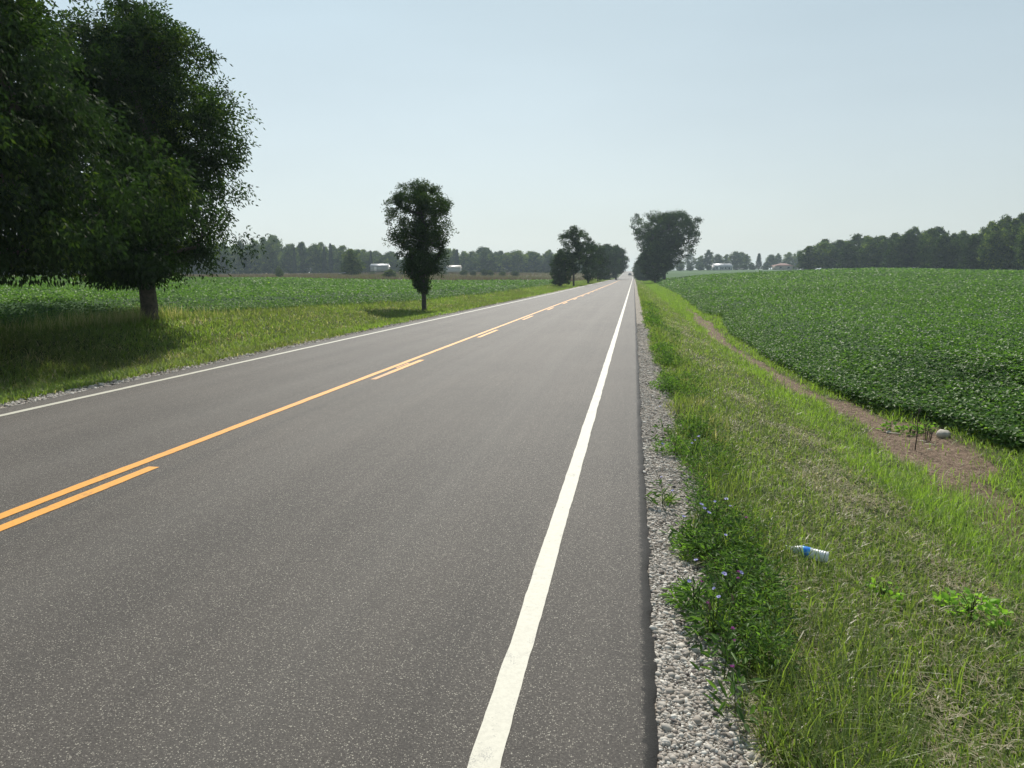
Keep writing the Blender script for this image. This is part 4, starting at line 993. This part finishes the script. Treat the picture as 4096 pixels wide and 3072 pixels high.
bot = empty('water_bottle', (bx, by, gz(bx, by)+.070), 0, label='empty clear plastic water bottle with blue wrapper lying in the grass', cat='bottle')
bot.scale = (1.12, 1.12, 1.12); bot.rotation_euler = (0, R(5), YAW+R(-27)+0)
mb = MB(); pr = [(-.120, .0125), (-.100, .0125), (-.098, .0155), (-.094, .0155), (-.090, .0135), (-.070, .021), (-.050, .029), (-.034, .0335), (-.030, .0325), (.015, .0325), (.018, .0335)]
for i in range(6): x0 = .020+i*.014; pr += [(x0+.002, .0338), (x0+.006, .0338), (x0+.009, .0312), (x0+.012, .0312)]
pr += [(.108, .0335), (.113, .030), (.115, .020)]
lathe(mb, pr); mb.build('bottle_body', M_pet, bot, True)
mb = MB(); lathe(mb, [(-.029, .0333), (-.028, .0336), (.013, .0336), (.014, .0333)]); mb.build('wrapper', M_lab, bot, True)
mb = MB(); lathe(mb, [(-.124, .0135), (-.123, .0150), (-.108, .0150), (-.107, .0135)]); mb.build('cap', M_cap, bot, True)

# ---------------------------------------------------------------- wild flowers and weeds by the shoulder
def stalk_leaves(root, n, hmax, spread, L, W, name='leaf', m=M_weed, lo=.0, tint=(.2, .7)):
    a = rng.random(n)*6.283; r = spread*rng.random(n)**.7; z = lo+rng.random(n)*hmax*(1-.5*r/spread)
    P = np.stack([r*np.cos(a), r*np.sin(a), z], -1); d = np.stack([np.cos(a), np.sin(a), rng.normal(.25, .5, n)], -1)+rng.normal(0, .4, (n, 3))
    V, f, t = leaves(P, d, rand_dir(n)+np.array([0, 0, 1.2]), L*rng.uniform(.5, 1.2, n), W*rng.uniform(.7, 1.2, n), rng.uniform(*tint, n), .15, True, .15)
    return mesh_np('foliage', V, f, m, root, attrs={'tint': t})
def flower(root, p, kind, sc=1.0):
    if kind == 'blue':
        mb = MB(); n = 14
        dn = np.array([rng.normal(0, .35), -.35+rng.normal(0, .25), 1.0]); dn /= np.linalg.norm(dn)
        u = np.cross(dn, (1, 0, 0)); u /= np.linalg.norm(u); v_ = np.cross(dn, u)
        for k in range(n):
            a = k/n*6.283+rng.normal(0, .1); r = .0185*sc*rng.uniform(.85, 1.1); d = math.cos(a)*u+math.sin(a)*v_; e = -math.sin(a)*u+math.cos(a)*v_
            p0 = p+d*.002; mb.add([p0-e*.001, p0+e*.001, p+d*r*.95+e*.0032*sc+dn*.003, p+d*r+dn*.002, p+d*r*.95-e*.0032*sc+dn*.003], [], [(0, 1, 2), (0, 2, 3), (0, 3, 4)])
        o = mb.build('flower_head', M_blue, root)
        mb = MB(); mb.tube([p-dn*.006, p+dn*.004], [.002, .004*sc], 6); mb.build('flower_centre', M_eye, o)
    else:
        mb = MB()
        for k in range(34):
            d = rand_dir(1)[0]; d[2] = abs(d[2])*1.1+.25; d /= np.linalg.norm(d); r = .016*sc*rng.uniform(.7, 1.1); e = np.cross(d, rand_dir(1)[0])*.0018
            q0 = p+d*.003; mb.add([q0-e, q0+e, p+d*r+e*.7, p+d*r-e*.7], [(0, 1, 2, 3)])
        o = mb.build('flower_head', M_pink, root)
        mb = MB(); mb.tube([p-np.array([0, 0, .012]), p-np.array([0, 0, .006]), p], [.003, .0055*sc, .004*sc], 7); mb.build('flower_base', M_green, o)
def flower_plant(name, pts, kind, label, group, z0=.32):
    # pts: flower positions in the photograph (column, row)
    W = []
    for (px, py) in pts:
        x, y, d = hit(px, py, z0); W.append((x, y, gz(x, y)+z0, d))
    cx = np.mean([w_[0] for w_ in W])+rng.normal(0, .02); cy = np.mean([w_[1] for w_ in W])+.03; cz = gz(cx, cy)
    root = empty(name, (cx, cy, cz), 0, label=label, cat='wildflower', group=group)
    mb = MB()
    for w_ in W:
        p = np.array([w_[0]-cx, w_[1]-cy, w_[2]-cz]); m1 = p*np.array([.35, .35, .45])+rng.normal(0, .012, 3); m2 = p*np.array([.75, .75, .8])+rng.normal(0, .01, 3)
        mb.tube([(0, 0, -.01), m1, m2, p-np.array([0, 0, .006])], [.0028, .0024, .0018, .0014], 5)
        for _ in range(2):
            b_ = m1+(m2-m1)*rng.random(); e = b_+np.array([rng.normal(0, .05), rng.normal(0, .05), .07+.06*rng.random()]); mb.tube([b_, e], [.0015, .001], 4)
            mb.tube([e, e+np.array([0, 0, .008])], [.003, .002], 5)
    so_ = mb.build('stem', M_stem, root, True)
    stalk_leaves(root, 46, .24, .10, .07, .018, tint=(.1, .6))
    for w_ in W: flower(root, np.array([w_[0]-cx, w_[1]-cy, w_[2]-cz]), kind, rng.uniform(.55, .8)*(1 if w_[3] > 3.2 else .9))
    return root
gB, gP = 'blue chicory plants along the gravel edge', 'pink knapweed plants along the gravel edge'
for pts, lab in (([(2735, 2066)], 'blue flower nearest the road above the stones'), ([(2806, 2017), (2818, 2033)], 'pair of blue flowers behind the grass tuft on the gravel'),
                 ([(2860, 2006), (2905, 1996), (2921, 2024)], 'three blue flowers close together left of the bottle'), ([(2903, 2140), (2836, 2050)], 'pale blue flower above the dark hollow left of the bottle'),
                 ([(2757, 2325), (2784, 2240)], 'small blue flower low on the stones beside the pink one'), ([(2897, 2295), (2965, 2290)], 'blue flower beside the pair of pink ones'),
                 ([(2856, 2354), (2875, 2388)], 'two bright blue flowers lowest of all in the shoulder weeds'), ([(2690, 1962), (2645, 1908)], 'blue flowers beside the bright weed on the gravel edge'),
                 ([(2780, 1760), (2795, 1745), (2768, 1772)], 'cluster of pale blue flowers in the weeds farther up the road'), ([(2640, 1625), (2650, 1775)], 'farthest blue flowers at the gravel edge')):
    flower_plant('chicory_plant', pts, 'blue', lab, gB, .27 if pts[0][0] > 2750 else .20)
for pts, lab in (([(2808, 2328)], 'bright pink thistle like flower over the gravel'), ([(2954, 2289), (2953, 2314)], 'two pink flowers one above the other left of the bottle'), ([(2985, 2072)], 'single pink flower above the others in the grass'),
                 ([(2829, 2414)], 'magenta flower beside the green foxtail blades'), ([(2937, 2564), (2930, 2516)], 'pink flower half way down the near stones'), ([(2930, 2668)], 'lowest pink flower near the bottom stones')):
    flower_plant('knapweed_plant', pts, 'pink', lab, gP, .24)
# yellowish ferny weeds, tufts
def weed(px, py, hgt, spread, nl, L, W, label, tint=(.4, 1.0), name='leafy_weed', group='green weeds along the gravel edge', m=None):
    x, y, d = hit(px, py, 0.0)
    root = empty(name, (x, y, gz(x, y)), 0, label=label, cat='weed', group=group)
    mb = MB()
    for _ in range(7):
        a = rng.random()*6.283; r = spread*.6*rng.random(); mb.tube([(0, 0, -.01), (r*.4*math.cos(a), r*.4*math.sin(a), hgt*.5), (r*math.cos(a), r*math.sin(a), hgt*.85)], [.003, .0025, .0015], 5)
    mb.build('stem', M_stem, root, True)
    stalk_leaves(root, nl, hgt, spread, L, W, tint=tint, m=m or M_weed); return root
weed(2790, 2235, .20, .15, 420, .045, .009, 'ferny yellow green weed among the flowers left of the bottle')
weed(2765, 2185, .16, .11, 260, .045, .009, 'small ferny weed tip above the stones left of the hollow')
weed(2780, 2430, .14, .14, 240, .07, .013, 'bright leafy weed spreading over the stones below the flowers')
weed(2870, 2250, .22, .20, 420, .06, .012, 'dark bushy weed in the hollow left of the bottle', (.0, .45))
weed(2960, 2380, .20, .20, 380, .06, .013, 'dark weed behind the two lowest blue flowers', (.0, .4))
weed(2700, 1820, .20, .20, 420, .055, .013, 'bright green weed bulging over the gravel nearest the camera side')
weed(2755, 1760, .26, .24, 500, .055, .012, 'tall dense weed behind the bright gravel weed', (.1, .7))
weed(2660, 1560, .22, .24, 420, .06, .016, 'round green weed on the gravel edge before the pale dry tuft')
weed(2650, 1410, .26, .30, 420, .07, .02, 'low bright weed farther along the gravel edge')
weed(2612, 1300, .22, .34, 360, .09, .03, 'fourth weed clump along the gravel edge')
weed(2600, 1245, .22, .40, 340, .10, .04, 'distant weed clump touching the gravel')
weed(3530, 2400, .13, .10, 60, .04, .028, 'light green broad leaved weed patch in the grass', (.0, 1.0), m=M_broad)
weed(3880, 2470, .17, .19, 190, .045, .033, 'larger yellow green broad leaved weed in the lush grass at the right', (.0, 1.0), m=M_broad)
for px, py, wh in ((3640, 1735, 'behind the dead stalk'), (3700, 1722, 'left of the pale rock'), (3560, 1722, 'at the left end of the soil patch')):
    weed(px, py, .16, .15, 60, .06, .045, 'yellowing leaf tuft at the crop edge '+wh, (.85, 1.0), group='yellowing tufts at the crop edge')
def tuft(px, py, n, H, label, spread=.03, tint=(.45, .9), name='grass_tuft', group=None, lean=.7):
    x, y, d = hit(px, py, 0.0); z = gz(x, y)
    root = empty(name, (x, y, z), 0, label=label, cat='grass tuft', group=group)
    P = np.stack([rng.normal(0, spread, n), rng.normal(0, spread, n), 0*np.arange(n)], -1)
    o = blades(P, H*rng.uniform(.5, 1.2, n), rng.uniform(.004, .008, n), rng.random(n)*6.283, np.abs(rng.normal(lean, .3, n)), rng.uniform(*tint, n), 'blade', M_grass, .9, None, None, parent=root)
    for k_ in ('kind',):
        if k_ in o: del o[k_]
    return root
tuft(2672, 2015, 75, .13, 'small spiky grass tuft growing alone in the gravel', .012)
tuft(2745, 2250, 40, .12, 'thin blades leaning over the stones beside the ferny weed', .015)
tuft(2865, 2540, 90, .24, 'broad bladed green foxtail tuft on the near stones', .03, (.5, .9), lean=.45)
tuft(2960, 2540, 60, .22, 'foxtail tuft right of the magenta flower', .03, (.4, .8), lean=.4)
tuft(3170, 3040, 150, .20, 'dark coarse grass tuft nearest the camera beside the stones', .06, (.25, .55), lean=.5)
tuft(3000, 2850, 90, .16, 'sparse dark tuft rooted in the near stones', .05, (.25, .5), lean=.7)
for i, (px, py) in enumerate(((2742, 1560), (2700, 1440), (2780, 1640), (2830, 1720), (2680, 1380), (2860, 1790))):
    tuft(px, py, 120, .30, ('pale drying grass tuft ', 'pale drying grass tuft ', 'pale drying grass tuft ', 'pale drying grass tuft ', 'pale drying grass tuft ', 'pale drying grass tuft ')[i]+('beside the round green weed', 'above the low bright weed', 'between the two tallest weed mounds', 'behind the tall dense weed', 'farthest up the weedy strip', 'nearest the camera on the weedy strip')[i], .07, (.05, .30), group='pale dry tufts along the weedy strip', lean=.4)
# foxtail seed heads
for px, py in ((2842, 2425), (2935, 2400)):
    x, y, d = hit(px, py, .20); z = gz(x, y)
    root = empty('foxtail_stalk', (x, y, z), 0, label='single foxtail seed head over the near stones, '+('left one' if px < 2900 else 'right one'), cat='grass')
    mb = MB(); mb.tube([(0, 0, 0), (.004, 0, .1), (.0, .004, .18)], [.0016, .0014, .001], 5); mb.build('stem', M_stem, root)
    mb = MB(); mb.tube([(0, .004, .178), (-.002, .006, .19), (-.006, .006, .215), (-.010, .006, .228)], [.003, .0065, .0055, .002], 8); mb.build('seed_head', M_straw, root, True)
# dead stalk, rock, corn stubble bits in the bare soil
x, y, d = hit(3660, 1800, 0)
root = empty('dead_stalk', (x, y, gz(x, y)), 0, label='thin leafless dark stalk standing in the bare soil', cat='dead plant')
mb = MB(); mb.tube([(0, 0, -.03), (.01, 0, .25), (.0, .01, .42), (.02, 0, .62)], [.008, .0065, .005, .003], 6); mb.build('stem', M_dstem, root, True)
for k_ in range(9):
    z0 = .18+.045*k_; a = rng.random()*6.283; mb = MB(); mb.tube([(.005, 0, z0), (.05*math.cos(a)+.01, .05*math.sin(a), z0+.04), (.09*math.cos(a)+.01, .09*math.sin(a), z0+.10)], [.004, .003, .0015], 5); mb.build('twig', M_dstem, root)
x, y, d = hit(3708, 1765, 0)
root = empty('dead_stalk', (x, y, gz(x, y)), 0, label='short clump of dark dead stems behind the tall stalk', cat='dead plant')
for k_ in range(8):
    mb = MB(); q0 = rng.normal(0, .03, 2); mb.tube([(q0[0], q0[1], -.02), (q0[0]*1.4, q0[1]*1.4, .12), (q0[0]*1.6+rng.normal(0, .02), q0[1]*1.5, .2+.05*rng.random())], [.005, .004, .002], 5); mb.build('stem', M_dstem, root)
M_rock = simple('rock', (.42, .38, .32), .9, .25, 12, bmp=.02)
def rock(px, py, s, label, flat=.55):
    x, y, d = hit(px, py, 0)
    v, f = IV.copy(), IF.copy()
    # subdivide once for a rounder block
    vl = [tuple(a) for a in v]; cache = {}; nf = []
    def mid(a, b):
        k_ = (min(a, b), max(a, b))
        if k_ not in cache: m_ = (np.array(vl[a])+np.array(vl[b])); m_ /= np.linalg.norm(m_); vl.append(tuple(m_)); cache[k_] = len(vl)-1
        return cache[k_]
    for a, b_, c_ in f:
        ab, bc, ca = mid(a, b_), mid(b_, c_), mid(c_, a); nf += [(a, ab, ca), (b_, bc, ab), (c_, ca, bc), (ab, bc, ca)]
    v = np.array(vl)*(1+rng.uniform(-.12, .12, (len(vl), 1)))*np.array([s, s*.7, s*flat])
    o = mesh_np('rock', v, np.array(nf), M_rock); o.location = (x, y, gz(x, y)+s*flat*.4); o.rotation_euler = (0, 0, rng.random()); tag(o, label=label, cat='rock'); return o
rock(3775, 1745, .13, 'pale rounded rock lying in bare soil at the crop edge')
rock(3555, 1732, .05, 'small pale stone at the upper end of the bare soil')
M_husk = simple('dry_husk', (.62, .54, .40), .7, .1)
for i, (px, py, l, a) in enumerate(((3722, 1782, .14, 2.5), (3718, 1802, .07, 2.2), (3585, 1738, .20, 2.6), (3690, 1768, .10, 2.4), (3655, 1855, .06, 1.9))):
    x, y, d = hit(px, py, 0)
    mb = MB(); mb.tube([(-l/2, 0, 0), (0, .004, .006), (l/2, 0, 0)], [.004, .010, .005], 6); o = mb.build('corn_stalk_piece', M_husk)
    o.location = (x, y, gz(x, y)+.012); o.rotation_euler = (0, 0, a)
    tag(o, label=('longest pale split stalk on the bare soil', 'short pale stalk piece below the longest', 'dull stalk at the left end of the bare soil', 'pale stalk piece right of the dead stalk', 'tiny pale chip low in the bare soil')[(0, 1, 2, 3, 4)[i]], cat='plant debris')

# ---------------------------------------------------------------- haze
M_haze = bpy.data.materials.new('haze'); M_haze.use_nodes = True; nt = M_haze.node_tree
nt.nodes.remove(nt.nodes['Principled BSDF'])
pv = nt.nodes.new('ShaderNodeVolumePrincipled'); pv.inputs['Color'].default_value = (.76, .92, 1.0, 1); pv.inputs['Density'].default_value = .00030; pv.inputs['Anisotropy'].default_value = .25
nt.links.new(pv.outputs[0], nt.nodes['Material Output'].inputs['Volume'])
zmin = float(GZ.min())-1
mb = MB(); mb.box((-1560, -140, zmin-1), (1560, 1760, 32)); hz = mb.build('haze', M_haze); tag(hz, kind='stuff', label='thin pale summer haze over the fields', cat='haze')
